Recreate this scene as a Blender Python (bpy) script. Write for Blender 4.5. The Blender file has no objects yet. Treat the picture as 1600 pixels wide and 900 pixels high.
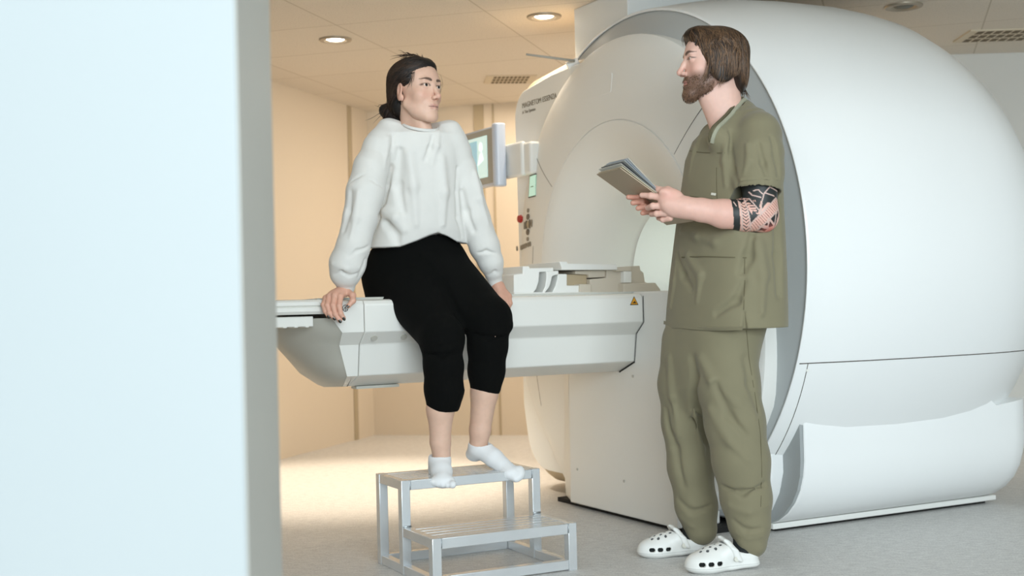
import bpy, bmesh, math, random
import numpy as np
from mathutils import Vector, Matrix
random.seed(7); rng = np.random.default_rng(7)
PI = math.pi
col = bpy.context.scene.collection
sc = bpy.context.scene

# ---------------------------------------------------------------- camera
FPX, CAMH, ROLL, PITCH = 2000.0, 0.9, 0.025, 0.011
u0 = Vector((0, -math.sin(PITCH), math.cos(PITCH)))
cF = Vector((0, math.cos(PITCH), math.sin(PITCH)))
cR = Vector((1, 0, 0))*math.cos(ROLL) - u0*math.sin(ROLL)
cU = Vector((1, 0, 0))*math.sin(ROLL) + u0*math.cos(ROLL)
cam = bpy.data.cameras.new('camera'); camo = bpy.data.objects.new('camera', cam); col.objects.link(camo)
cam.lens = FPX/1600*36; cam.sensor_width = 36; cam.sensor_fit = 'HORIZONTAL'; cam.clip_start = 0.02
camo.matrix_world = Matrix(((cR.x, cU.x, -cF.x, 0), (cR.y, cU.y, -cF.y, 0), (cR.z, cU.z, -cF.z, CAMH), (0, 0, 0, 1)))
cam.dof.use_dof = True; cam.dof.focus_distance = 4.35; cam.dof.aperture_fstop = 3.2
sc.camera = camo
sc.view_settings.view_transform = 'Standard'; sc.view_settings.look = 'None'
sc.view_settings.exposure = 0.10; sc.view_settings.gamma = 1.0
try: sc.view_settings.use_curve_mapping = False
except Exception: pass

# ---------------------------------------------------------------- world and big lights
wd = bpy.data.worlds.new('world'); sc.world = wd; wd.use_nodes = True
bg = wd.node_tree.nodes['Background']; bg.inputs[0].default_value = (0.80, 0.93, 1.0, 1); bg.inputs[1].default_value = 0.68
def area(name, loc, target, sx, sy, power, color, spread=PI):
    l = bpy.data.lights.new(name, 'AREA'); l.shape = 'RECTANGLE'; l.size = sx; l.size_y = sy
    l.energy = power; l.color = color; l.spread = spread
    o = bpy.data.objects.new(name, l); col.objects.link(o); o.location = loc
    o.rotation_euler = (Vector(target)-Vector(loc)).to_track_quat('-Z', 'Y').to_euler()
    return o
area('cool_key_light', (1.5, -3.2, 2.2), (0.8, 5.0, 0.9), 4.4, 2.4, 385, (0.84, 0.95, 1.0))  # broad cool key light added behind the camera; no window is modelled
area('cool_front_fill', (-0.35, 3.1, 2.22), (0.5, 5.4, 0.9), 1.2, 1.2, 11, (0.90, 0.97, 1.0))  # unseen fill added to brighten the scanner front; no fixture here
area('room_lamp_warm', (0.3, 7.6, 2.2), (0.1, 7.6, 0), 1.6, 1.6, 38, (1.0, 0.87, 0.71))

def spot(loc, power, color, size=1.9, blend=0.6, rad=0.04):
    l = bpy.data.lights.new('downlight_lamp', 'SPOT'); l.energy = power; l.color = color
    l.spot_size = size; l.spot_blend = blend; l.shadow_soft_size = rad
    o = bpy.data.objects.new('downlight_lamp', l); col.objects.link(o); o.location = loc
    return o

# ---------------------------------------------------------------- helpers
def lin(c):
    return tuple(((v/255)/12.92 if v/255 <= 0.04045 else ((v/255+0.055)/1.055)**2.4) for v in c)
MATS = {}
def mat(name, rgb, rough=0.5, metal=0.0, var=0.0, vscale=20, bump=0.0, bscale=60, coat=0.0, spec=0.5, sheen=0.0, emit=0.0, attr=None, sss=0.0, detail=4):
    m = bpy.data.materials.new(name); m.use_nodes = True; nt = m.node_tree; b = nt.nodes['Principled BSDF']
    c = lin(rgb)+(1,)
    b.inputs['Base Color'].default_value = c; b.inputs['Roughness'].default_value = rough; b.inputs['Metallic'].default_value = metal
    b.inputs['Specular IOR Level'].default_value = spec
    b.inputs['Coat Weight'].default_value = coat; b.inputs['Coat Roughness'].default_value = 0.15
    if sheen: b.inputs['Sheen Weight'].default_value = sheen; b.inputs['Sheen Roughness'].default_value = 0.5
    if sss:
        b.inputs['Subsurface Weight'].default_value = sss; b.inputs['Subsurface Radius'].default_value = (1.0, 0.35, 0.2); b.inputs['Subsurface Scale'].default_value = 0.012
    if emit: b.inputs['Emission Color'].default_value = c; b.inputs['Emission Strength'].default_value = emit
    tc = nt.nodes.new('ShaderNodeTexCoord')
    src = None
    if attr:
        a = nt.nodes.new('ShaderNodeAttribute'); a.attribute_name = attr; src = a.outputs['Color']
        nt.links.new(src, b.inputs['Base Color'])
    if var:
        n = nt.nodes.new('ShaderNodeTexNoise'); n.inputs['Scale'].default_value = vscale; n.inputs['Detail'].default_value = detail
        nt.links.new(tc.outputs['Object'], n.inputs['Vector'])
        mr = nt.nodes.new('ShaderNodeMapRange'); mr.inputs['From Min'].default_value = 0.3; mr.inputs['From Max'].default_value = 0.7
        mr.inputs['To Min'].default_value = 1-var; mr.inputs['To Max'].default_value = 1+var
        nt.links.new(n.outputs['Fac'], mr.inputs['Value'])
        mx = nt.nodes.new('ShaderNodeMix'); mx.data_type = 'RGBA'; mx.blend_type = 'MULTIPLY'; mx.inputs['Factor'].default_value = 1
        if src: nt.links.new(src, mx.inputs['A'])
        else: mx.inputs['A'].default_value = c
        nt.links.new(mr.outputs['Result'], mx.inputs['B']); nt.links.new(mx.outputs['Result'], b.inputs['Base Color'])
    if bump:
        n = nt.nodes.new('ShaderNodeTexNoise'); n.inputs['Scale'].default_value = bscale; n.inputs['Detail'].default_value = 3
        nt.links.new(tc.outputs['Object'], n.inputs['Vector'])
        bp = nt.nodes.new('ShaderNodeBump'); bp.inputs['Strength'].default_value = bump; bp.inputs['Distance'].default_value = 0.002
        nt.links.new(n.outputs['Fac'], bp.inputs['Height']); nt.links.new(bp.outputs['Normal'], b.inputs['Normal'])
    MATS[name] = m
    return m

def tag(o, label=None, cat=None, group=None, kind=None):
    if label: o['label'] = label
    if cat: o['category'] = cat
    if group: o['group'] = group
    if kind: o['kind'] = kind
    return o
def empty(name, loc, rz=0.0):
    o = bpy.data.objects.new(name, None); col.objects.link(o); o.location = loc; o.rotation_euler = (0, 0, rz)
    o.empty_display_size = 0.05
    return o
def link(name, me, m, parent=None, smooth=False, sharp=None):
    if m is not None: me.materials.append(m)
    if smooth:
        me.polygons.foreach_set('use_smooth', [True]*len(me.polygons))
        if sharp: me.set_sharp_from_angle(angle=math.radians(sharp))
    o = bpy.data.objects.new(name, me); col.objects.link(o)
    if parent is not None: o.parent = parent
    return o
def mesh(name, verts, faces, m, parent=None, smooth=False, sharp=None):
    me = bpy.data.meshes.new(name); me.from_pydata([tuple(v) for v in verts], [], [tuple(f) for f in faces]); me.update()
    bm = bmesh.new(); bm.from_mesh(me); bmesh.ops.recalc_face_normals(bm, faces=bm.faces); bm.to_mesh(me); bm.free()
    return link(name, me, m, parent, smooth, sharp)
class MB:
    """collects shapes into one mesh"""
    def __init__(s): s.v = []; s.f = []
    def add(s, v, f):
        n = len(s.v); s.v += [tuple(p) for p in v]; s.f += [tuple(i+n for i in q) for q in f]; return s
    def box(s, lo, hi, T=None):
        (a, b, c), (d, e, g) = lo, hi
        v = [Vector(p) for p in ((a,b,c),(d,b,c),(d,e,c),(a,e,c),(a,b,g),(d,b,g),(d,e,g),(a,e,g))]
        if T: v = [T @ p for p in v]
        return s.add(v, [(0,3,2,1),(4,5,6,7),(0,1,5,4),(1,2,6,5),(2,3,7,6),(3,0,4,7)])
    def tube(s, pts, r, n=8, closed=False):
        P = [Vector(p) for p in pts]; k = len(P); rs = r if hasattr(r, '__len__') else [r]*k
        v = []; f = []; up = None
        for i, p in enumerate(P):
            if closed: t = (P[(i+1) % k]-P[i-1])
            else: t = P[min(i+1, k-1)]-P[max(i-1, 0)]
            t = t.normalized() if t.length > 1e-9 else Vector((0, 0, 1))
            if up is None: up = t.orthogonal().normalized()
            up = (up-t*up.dot(t)); up = up.normalized() if up.length > 1e-6 else t.orthogonal().normalized()
            b = t.cross(up)
            for j in range(n):
                a = 2*PI*j/n; v.append(p+(up*math.cos(a)+b*math.sin(a))*rs[i])
        m_ = k if closed else k-1
        for i in range(m_):
            for j in range(n):
                a = i*n+j; b2 = i*n+(j+1) % n; c2 = ((i+1) % k)*n+(j+1) % n; d2 = ((i+1) % k)*n+j
                f.append((a, b2, c2, d2))
        if not closed: f.append(tuple(range(n-1, -1, -1))); f.append(tuple(range((k-1)*n, k*n)))
        return s.add(v, f)
    def prism(s, poly, fn, d0, d1):
        """extrude the 2-D polygon; fn(a, b, d) gives the 3-D point"""
        n = len(poly); v = [fn(a, b, d0) for a, b in poly]+[fn(a, b, d1) for a, b in poly]
        f = [tuple(range(n)), tuple(range(2*n-1, n-1, -1))]+[(i, i+n, (i+1) % n+n, (i+1) % n) for i in range(n)]
        return s.add(v, f)
    def build(s, name, m, parent=None, smooth=False, sharp=None, bevel=0.0, seg=2):
        o = mesh(name, s.v, s.f, m, parent, smooth or bevel > 0, sharp or (35 if bevel else None))
        if bevel:
            b = o.modifiers.new('bevel', 'BEVEL'); b.width = bevel; b.segments = seg; b.limit_method = 'ANGLE'; b.angle_limit = math.radians(30)
        return o
def loft(rings, closed=True, cap0=False, cap1=False):
    n = len(rings[0]); v = [tuple(p) for r in rings for p in r]; f = []
    for i in range(len(rings)-1):
        for j in range(n if closed else n-1):
            a = i*n+j; b = i*n+(j+1) % n
            f.append((a, b, b+n, a+n))
    if cap0: f.append(tuple(range(n-1, -1, -1)))
    if cap1: f.append(tuple(range((len(rings)-1)*n, len(rings)*n)))
    return v, f
def rrect(w, h, r, n=6, cx=0, cy=0):
    p = []
    for (sx, sy, a0) in ((1, 1, 0), (-1, 1, 90), (-1, -1, 180), (1, -1, 270)):
        for i in range(n+1):
            a = math.radians(a0+90*i/n); p.append((cx+sx*(w/2-r)+r*math.cos(a), cy+sy*(h/2-r)+r*math.sin(a)))
    return p
def text_mesh(name, body, size, fn, m, parent, depth=0.0006, align='LEFT'):
    cu = bpy.data.curves.new('t', 'FONT'); cu.body = body; cu.size = size; cu.extrude = depth; cu.align_x = align
    o = bpy.data.objects.new('t', cu); col.objects.link(o)
    me = bpy.data.meshes.new_from_object(o.evaluated_get(bpy.context.evaluated_depsgraph_get()))
    bpy.data.objects.remove(o)
    for v in me.vertices: v.co = Vector(fn(*v.co))
    return link(name, me, m, parent)
def at(px, py, Y):
    d = cR*((px-800)/FPX)-cU*((py-450)/FPX)+cF
    return Vector((0, 0, CAMH))+d*(Y/d.y)

# ---------------------------------------------------------------- materials
mat('shell_white', (247, 248, 247), 0.32, bump=0.02, bscale=300, coat=0.1)
mat('front_white', (238, 237, 232), 0.42, bump=0.02, bscale=300)
mat('ring_grey', (184, 188, 188), 0.4)
mat('cover_grey', (168, 172, 172), 0.45)
mat('table_white', (236, 235, 229), 0.38)
mat('table_grey', (198, 196, 186), 0.45)
mat('seam_dark', (96, 92, 84), 0.7)
mat('gap_black', (26, 24, 22), 0.8)
mat('icon_grey', (146, 136, 120), 0.7)
mat('text_grey', (138, 126, 112), 0.7)
mat('key_grey', (112, 102, 88), 0.6)
mat('red_plastic', (170, 24, 22), 0.35)
mat('display_green', (176, 214, 196), 0.3, emit=0.55)
mat('coil_white', (244, 244, 240), 0.35)
mat('coil_beige', (214, 204, 188), 0.5)
mat('coil_tan', (190, 172, 142), 0.6)
mat('monitor_frame', (176, 172, 162), 0.45)
mat('monitor_edge', (206, 214, 228), 0.3)
mat('screen_pale', (200, 226, 222), 0.3, emit=0.55)
mat('screen_blue', (150, 192, 206), 0.3, emit=0.5)
mat('screen_light', (232, 246, 244), 0.3, emit=0.7)
mat('wall_beige', (224, 210, 190), 0.75, bump=0.03, bscale=120)
mat('wall_grey', (222, 220, 214), 0.75, bump=0.03, bscale=120)
mat('strip_olive', (186, 170, 142), 0.6)
mat('column_white', (226, 228, 226), 0.6)
mat('jamb_metal', (186, 184, 176), 0.5, metal=0.15, var=0.03, vscale=3)
mat('partition_white', (182, 187, 187), 0.55, var=0.01, vscale=1.5)
mat('lamp_ring', (168, 156, 138), 0.35, metal=0.5)
mat('lamp_glow', (255, 250, 238), 0.4, emit=14)
mat('lamp_off', (96, 98, 88), 0.4)
mat('vent_light', (214, 200, 176), 0.6)
mat('vent_dark', (112, 98, 78), 0.8)
mat('aluminium', (228, 231, 233), 0.26, metal=0.62, var=0.05, vscale=9, bump=0.06, bscale=90)
mat('weld', (190, 196, 200), 0.3, metal=0.9, bump=0.8, bscale=220)
mat('sticker_yellow', (236, 164, 26), 0.5)
mat('ink_black', (20, 18, 16), 0.6)

def floor_mat():
    m = bpy.data.materials.new('floor_vinyl'); m.use_nodes = True; nt = m.node_tree; b = nt.nodes['Principled BSDF']
    b.inputs['Roughness'].default_value = 0.42; b.inputs['Specular IOR Level'].default_value = 0.35
    tc = nt.nodes.new('ShaderNodeTexCoord')
    def noise(s, d, stretch=None):
        n = nt.nodes.new('ShaderNodeTexNoise'); n.inputs['Scale'].default_value = s; n.inputs['Detail'].default_value = d
        if stretch:
            mp = nt.nodes.new('ShaderNodeMapping'); mp.inputs['Scale'].default_value = stretch; mp.inputs['Rotation'].default_value = (0, 0, 0.5)
            nt.links.new(tc.outputs['Object'], mp.inputs['Vector']); nt.links.new(mp.outputs['Vector'], n.inputs['Vector'])
        else: nt.links.new(tc.outputs['Object'], n.inputs['Vector'])
        return n
    n1 = noise(26, 6, (1, 2.2, 1)); n2 = noise(150, 3)
    r1 = nt.nodes.new('ShaderNodeValToRGB'); r1.color_ramp.elements[0].position = 0.3; r1.color_ramp.elements[1].position = 0.7
    r1.color_ramp.elements[0].color = lin((204, 202, 200))+(1,); r1.color_ramp.elements[1].color = lin((228, 227, 224))+(1,)
    nt.links.new(n1.outputs['Fac'], r1.inputs['Fac'])
    r2 = nt.nodes.new('ShaderNodeValToRGB'); r2.color_ramp.elements[0].position = 0.36; r2.color_ramp.elements[1].position = 0.64
    r2.color_ramp.elements[0].color = (0.74, 0.74, 0.74, 1); r2.color_ramp.elements[1].color = (1.08, 1.08, 1.08, 1)
    nt.links.new(n2.outputs['Fac'], r2.inputs['Fac'])
    mx = nt.nodes.new('ShaderNodeMix'); mx.data_type = 'RGBA'; mx.blend_type = 'MULTIPLY'; mx.inputs['Factor'].default_value = 0.7
    nt.links.new(r1.outputs['Color'], mx.inputs['A']); nt.links.new(r2.outputs['Color'], mx.inputs['B'])
    nt.links.new(mx.outputs['Result'], b.inputs['Base Color'])
    return m
FLOOR = floor_mat()
def ceil_mat():
    m = bpy.data.materials.new('ceiling_tile'); m.use_nodes = True; nt = m.node_tree; b = nt.nodes['Principled BSDF']
    b.inputs['Roughness'].default_value = 0.68
    tc = nt.nodes.new('ShaderNodeTexCoord'); mp = nt.nodes.new('ShaderNodeMapping')
    mp.inputs['Rotation'].default_value = (0, 0, 0.29); mp.inputs['Location'].default_value = (1.78, -6.24, 0)
    nt.links.new(tc.outputs['Object'], mp.inputs['Vector'])
    br = nt.nodes.new('ShaderNodeTexBrick'); br.offset = 0; br.inputs['Scale'].default_value = 1; br.inputs['Brick Width'].default_value = 0.75
    br.inputs['Row Height'].default_value = 0.6; br.inputs['Mortar Size'].default_value = 0.0045; br.inputs['Mortar Smooth'].default_value = 0.4
    br.inputs['Color1'].default_value = lin((226, 216, 202))+(1,); br.inputs['Color2'].default_value = lin((223, 213, 199))+(1,)
    br.inputs['Mortar'].default_value = lin((196, 184, 166))+(1,)
    nt.links.new(mp.outputs['Vector'], br.inputs['Vector'])
    vo = nt.nodes.new('ShaderNodeTexNoise'); vo.inputs['Scale'].default_value = 160; vo.inputs['Detail'].default_value = 2
    nt.links.new(tc.outputs['Object'], vo.inputs['Vector'])
    rp = nt.nodes.new('ShaderNodeValToRGB'); rp.color_ramp.elements[0].position = 0.3; rp.color_ramp.elements[1].position = 0.45
    rp.color_ramp.elements[0].color = (0.78, 0.78, 0.78, 1); rp.color_ramp.elements[1].color = (1, 1, 1, 1)
    nt.links.new(vo.outputs['Fac'], rp.inputs['Fac'])
    mx = nt.nodes.new('ShaderNodeMix'); mx.data_type = 'RGBA'; mx.blend_type = 'MULTIPLY'; mx.inputs['Factor'].default_value = 1
    nt.links.new(br.outputs['Color'], mx.inputs['A']); nt.links.new(rp.outputs['Color'], mx.inputs['B'])
    nt.links.new(mx.outputs['Result'], b.inputs['Base Color'])
    return m
CEIL = ceil_mat()

# ---------------------------------------------------------------- room
CH = 2.25
def struct(name, mb, m, parent=None, bevel=0.0):
    return tag(mb.build(name, m, parent, bevel=bevel), kind='structure')
struct('floor', MB().box((-3.5, -1.5, -0.08), (6.5, 10, 0)), FLOOR)
struct('ceiling', MB().box((-3.5, 1.85, CH), (6.5, 10, CH+0.1)), CEIL)
cor = Vector((-0.98, 8.9, 0))
ld = Vector((-0.309, -0.951, 0)); ln = Vector((-0.951, 0.309, 0))
def wall_prism(a, b, nrm, th=0.12, z0=0.0, z1=CH):
    a = Vector(a[:2]+(0,)) if isinstance(a, tuple) else a.copy(); b = Vector(b[:2]+(0,)) if isinstance(b, tuple) else b.copy()
    return MB().prism([(a.x, a.y), (b.x, b.y), ((b+nrm*th).x, (b+nrm*th).y), ((a+nrm*th).x, (a+nrm*th).y)], lambda x, y, d: (x, y, d), z0, z1)
struct('wall_left', wall_prism(cor-ld*0.0, cor+ld*6.2, ln), MATS['wall_beige'])
bd = Vector((0.972, -0.235, 0)).normalized(); bn = Vector((0.235, 0.972, 0)).normalized()
struct('wall_back', wall_prism(cor-bd*0.1, cor+bd*3.4, bn), MATS['wall_beige'])
struct('wall_right', wall_prism((2.1, 7.3, 0), (6.2, 7.2, 0), Vector((0, 1, 0))), MATS['wall_grey'])
struct('wall_side', wall_prism((6.2, 7.3, 0), (6.2, 2.6, 0), Vector((1, 0, 0))), MATS['wall_grey'])
# joint strips
def strip_on(org, d, n, s, w):
    a = org+d*s
    return wall_prism(a-n*0.008, a+d*w-n*0.008, n, th=0.008)
struct('trim_1', strip_on(cor, ld, ln, 0.27, 0.055), MATS['strip_olive'])
struct('trim_2', strip_on(cor, bd, bn, 0.77, 0.07), MATS['strip_olive'])
struct('trim_3', strip_on(cor, bd, bn, 0.90, 0.012), MATS['strip_olive'])
# near partition with its metal jamb
part = MB().box((-2.6, 1.80, -0.0), (-0.382, 2.06, 2.6))
struct('wall_partition', part, MATS['partition_white'], bevel=0.004)
jm = MB().box((-0.384, 1.806, 0), (-0.3795, 2.06, 2.6))
struct('trim_4', jm, MATS['jamb_metal'], bevel=0.002)
# ceiling downlights
def downlight(loc, on, label, r=0.083, power=80, sp=1.5):
    t = tag(empty('downlight', loc), label, 'ceiling light')
    rings = []
    for rr, z in ((r, 0.0), (r, -0.004), (r*0.96, -0.009), (r*0.72, -0.010), (r*0.60, -0.002), (r*0.54, 0.004)):
        rings.append([(rr*math.cos(a), rr*math.sin(a), z) for a in np.linspace(0, 2*PI, 40, endpoint=False)])
    v, f = loft(rings); mesh('ring', v, f, MATS['lamp_ring'], t, True, 40)
    rr = r*0.55
    v = [(rr*math.cos(a), rr*math.sin(a), -0.001) for a in np.linspace(0, 2*PI, 32, endpoint=False)]
    v += [(rr*.8*math.cos(a), rr*.8*math.sin(a), -0.006) for a in np.linspace(0, 2*PI, 32, endpoint=False)]
    f = [(i, (i+1) % 32, 32+(i+1) % 32, 32+i) for i in range(32)]+[tuple(range(63, 31, -1))]
    mesh('bulb', v, f, MATS['lamp_glow' if on else 'lamp_off'], t, True)
    if on: spot((loc[0], loc[1], loc[2]-0.03), power, (1.0, 0.85, 0.66), sp, 0.7)
downlight((-0.86, 6.45, CH), True, 'lit round downlight in ceiling left of the seated woman', power=230, sp=1.1)
downlight((0.184, 6.045, CH), True, 'lit round downlight in ceiling above the scanner side panel', power=16, sp=1.9)
downlight((1.879, 6.02, CH), False, 'unlit round downlight in ceiling above the scanner shell', r=0.088)
# vents
def vent(loc, rz, L, W, label, n):
    t = tag(empty('ceiling_vent', loc, rz), label, 'vent')
    MB().prism(rrect(L, W, 0.01, 2), lambda a, b, d: (a, b, d), -0.008, 0).build('frame', MATS['vent_light'], t)
    s = MB(); k = 0
    for i in range(n):
        for j in range(3):
            x = -L/2+0.04+(L-0.08)*(i+0.5)/n; y = -W/2+W*(j+0.5)/3
            s.box((x-(L-.08)/n*0.36, y-W/3*0.34, -0.0095), (x+(L-.08)/n*0.36, y+W/3*0.34, -0.0081))
    s.build('slots', MATS['vent_dark'], t)
vent((0.02, 7.72, CH), 0.1, 0.30, 0.26, 'small slotted vent in ceiling left of the scanner side panel', 9)
vent((2.78, 6.75, CH), -0.03, 0.74, 0.30, 'long slotted air vent in ceiling at the right edge', 14)
# ---------------------------------------------------------------- scanner
AX = math.radians(28.0)
ORG = Vector((0.367, 5.354, 0))
scan = tag(empty('mri_scanner', ORG, AX), 'huge white barrel-shaped MRI scanner standing on the floor behind the man', 'mri scanner')
def L(u, w, z): return (u, -w, z)
NS = 144
TH = np.linspace(0, 2*PI, NS, endpoint=False)     # 0 = right (+w), pi/2 = up
def ring_circle(u, R, zc, clamp=None):
    out = []
    for t in TH:
        w = R*math.cos(t); z = zc+R*math.sin(t)
        if clamp is not None: w = max(w, clamp)
        out.append(L(u, w, max(z, 0.03)))
    return out
def rim_r(t):
    s = math.sin(t)
    if s >= 0: return 0.90
    a = math.degrees(math.asin(-s))
    r = np.interp(a, [0, 15, 34, 53, 64, 90], [0.90, 0.945, 1.07, 1.11, 1.17, 1.08])
    return r
def ring_rim(u, k, zc=1.11):
    out = []
    for t in TH:
        r = rim_r(t)*k; z = zc+r*math.sin(t); w = r*math.cos(t)
        out.append(L(u, w, max(z, 0.03)))
    return out
def blend(r1, r2, s): return [tuple(a*(1-s)+b*s for a, b in zip(p, q)) for p, q in zip(r1, r2)]
rimA = ring_rim(0.135, 1.0); rimB = ring_rim(0.122, 0.998); rimC = ring_rim(0.115, 0.988); fl = ring_circle(0.070, 0.612, 1.043)
def dome(s):
    r = blend(rimC, fl, s); o = 0.012*math.sin(PI*s)
    return [(p[0]-o, p[1], p[2]) for p in r]
rings = [ring_rim(0.2, 1.0), rimA, rimB]+[dome(s) for s in np.linspace(0, 0.985, 9)]
rings += [ring_circle(0.070, 0.6125, 1.043), ring_circle(0.0745, 0.611, 1.043), ring_circle(0.0745, 0.608, 1.043), ring_circle(0.069, 0.6065, 1.043)]
v, f = loft(rings)
mesh('front_cover', v, f, MATS['front_white'], scan, True, 30)
rings = [ring_circle(u, R, z) for u, R, z in ((0.069, 0.6065, 1.043), (0.070, 0.59, 1.041), (0.082, 0.555, 1.037), (0.105, 0.51, 1.03), (0.14, 0.465, 1.02), (0.19, 0.42, 1.01), (0.25, 0.38, 1.0), (0.31, 0.35, 0.995), (0.365, 0.334, 0.99), (0.378, 0.329, 0.99), (0.381, 0.325, 0.99), (0.381, 0.322, 0.99), (0.377, 0.319, 0.99))]
v, f = loft(rings); mesh('bore_flare', v, f, MATS['front_white'], scan, True, 40)
rings = [ring_circle(u, 0.319, 0.99) for u in (0.377, 0.5, 0.8, 1.1, 1.5)]
v, f = loft(rings); mesh('bore_tunnel', v, f, MATS['shell_white'], scan, True, 40)
# grey band between the front cover and the shell
rings = [ring_rim(0.150, 0.985), ring_rim(0.155, 1.0)]
o1 = ring_circle(0.2, 1.066, 1.04, -0.93); i1 = ring_rim(0.155, 1.0)
def mx(p, q):  # keep the band between rim and shell
    return p
rings = [ring_rim(0.16, 0.96)]+[blend(ring_rim(0.16, 0.96), o1, s) for s in (0.35, 0.7)]+[o1]
v, f = loft(rings); mesh('grey_band', v, f, MATS['ring_grey'], scan, True, 50)
# shell
PROF = [(0.196, 1.066, 1.04), (0.192, 1.069, 1.04), (0.192, 1.073, 1.04), (0.197, 1.0765, 1.041)]
ctrl = [(.2, 1.078, 1.041), (.35, 1.102, 1.05), (.5, 1.12, 1.06), (.75, 1.127, 1.066), (1.0, 1.125, 1.07), (1.15, 1.114, 1.07), (1.25, 1.10, 1.07), (1.35, 1.072, 1.065), (1.45, 1.03, 1.06), (1.53, .975, 1.055), (1.6, .90, 1.05), (1.65, .80, 1.05), (1.67, 0.6, 1.05), (1.67, 0.319, 0.99)]
us = np.array([c_[0] for c_ in ctrl])
PROF += ctrl
rings = [ring_circle(u, R, z, -0.95) for u, R, z in PROF]
v, f = loft(rings); sh = mesh('shell', v, f, MATS['shell_white'], scan, True, 50)
def RZ(u): return np.interp(u, [c_[0] for c_ in ctrl], [c_[1] for c_ in ctrl]), np.interp(u, [c_[0] for c_ in ctrl], [c_[2] for c_ in ctrl])
def on_shell(u, z, off=0.0):
    R, zc = RZ(u); R += off
    return L(u, math.sqrt(max(R*R-(z-zc)**2, 0)), z)
sm = MB(); sm.tube([on_shell(u, 0.655, -0.0003) for u in np.linspace(0.2, 1.45, 50)], 0.0022, 6); sm.build('seam', MATS['seam_dark'], scan, True)
sm = MB(); sm.tube([on_shell(0.235+0.03*(0.66-z)/0.66, z, -0.0003) for z in np.linspace(0.655, 0.2, 20)], 0.0018, 6)
sm.build('seam', MATS['seam_dark'], scan, True)
bt = MB(); p = Vector(on_shell(0.24, 0.63)); bt.tube([p+Vector((0, 0.004, 0)), p+Vector((0, -0.002, 0))], 0.007, 12); bt.build('screw_cap', MATS['front_white'], scan, True, 40)
bl = bpy.data.lights.new('bore_lamp', 'AREA'); bl.shape = 'RECTANGLE'; bl.size = 0.9; bl.size_y = 0.12; bl.energy = 1.3; bl.color = (0.90, 1.0, 0.90)
blo = bpy.data.objects.new('bore_lamp', bl); col.objects.link(blo); blo.parent = scan; blo.location = L(0.80, 0, 1.295)
# lower side cover: extruded profile
prof = [(0.70, 0.035), (0.745, 0.05), (0.80, 0.085), (0.845, 0.13), (0.875, 0.18), (0.893, 0.235), (0.90, 0.29), (0.90, 0.62), (0.55, 0.62), (0.55, 0.035)]
rings = []
for u, k in ((0.30, 0.0), (0.303, 0.004), (0.31, 0.006), (1.15, 0.006), (1.30, 0.006), (1.40, 0.006), (1.46, 0.0), (1.485, -0.02)):
    top = np.interp(u, [1.1, 1.2, 1.3, 1.5], [.62, .47, .435, .455])
    rings.append([L(u, w+(k if w > 0.6 else 0), min(z, top)) for w, z in prof])
v, f = loft(rings, cap1=True); mesh('side_cover', v, f, MATS['shell_white'], scan, True, 35)
gp = [(0.70, 0.035), (0.745, 0.05), (0.80, 0.085), (0.845, 0.13), (0.875, 0.18), (0.893, 0.235), (0.898, 0.29), (0.898, 0.55), (0.80, 0.55), (0.80, 0.24), (0.785, 0.185), (0.76, 0.14), (0.72, 0.10), (0.66, 0.06), (0.66, 0.035)]
MB().prism(gp, lambda a, b, d: L(d, a, b), 0.285, 0.31).build('cover_end', MATS['cover_grey'], scan)
MB().prism([(0.3, 0.03), (0.66, 0.04), (0.73, 0.09), (0.775, 0.16), (0.80, 0.24), (0.80, 0.56), (0.3, 0.56)], lambda a, b, d: L(d, a, b), 0.225, 0.34).build('lower_front_panel', MATS['shell_white'], scan, bevel=0.01)
MB().box(L(0.33, 0.69, 0.0), L(1.46, -0.5, 0.034)).build('base_plinth', MATS['gap_black'], scan)
MB().box(L(0.30, 0.715, 0.012), L(1.50, 0.55, 0.034)).build('base_rail', MATS['front_white'], scan, bevel=0.004)
# pedestal panels under the table
MB().prism([(-0.29, 0.018), (0.52, 0.018), (0.52, 0.929), (-0.27, 0.929)], lambda a, b, d: L(d, a, b), 0.0, 0.2).build('pedestal_panel', MATS['front_white'], scan, bevel=0.006)
MB().prism([(-0.299, 0.018), (-0.299, 0.929), (-0.56, 0.929), (-0.56, 0.45), (-0.53, 0.25), (-0.47, 0.018)], lambda a, b, d: L(0.012+max(0, (-0.299-a))*0.42+d, a, b), 0.0, 0.12).build('pedestal_panel', MATS['front_white'], scan, bevel=0.005)
MB().box(L(0.03, 0.6, 0.0), L(0.3, -0.45, 0.019)).build('base_plinth', MATS['gap_black'], scan)
for (w, z) in ((0.235, 0.59), (0.15, 0.16), (-0.22, 0.17)): MB().tube([L(0.002, w, z), L(-0.003, w, z)], 0.006, 12).build('screw_cap', MATS['table_grey'], scan, True, 40)
# side wing
def wing_outline(g, wl=-0.965, top=1.945, bot=0.10):
    P = []
    r = 0.13
    for a in np.linspace(180, 90, 9): P.append((wl+r+r*math.cos(math.radians(a))-g, top-r-0.02+r*math.sin(math.radians(a))+g))
    P.append((-0.60, top+0.008+g)); P.append((-0.25, top+0.02+g)); P.append((-0.25, 1.78)); P.append((-0.66, 1.60)); P.append((-0.66, 0.45)); P.append((-0.50, 0.1-g))
    P.append((-0.62, bot-g))
    for a in np.linspace(270, 190, 9): P.append((-0.72+0.2*math.cos(math.radians(a))-g, bot+0.20+0.20*math.sin(math.radians(a))-g))
    P.append((wl+0.018-g, 0.40))
    return P
MB().prism(wing_outline(0), lambda a, b, d: L(d, a, b), 0.137, 0.16).build('side_panel', MATS['front_white'], scan, bevel=0.004)
MB().prism(wing_outline(-0.004), lambda a, b, d: L(d, a, b), 0.16, 0.17).build('panel_gap', MATS['seam_dark'], scan)
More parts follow.
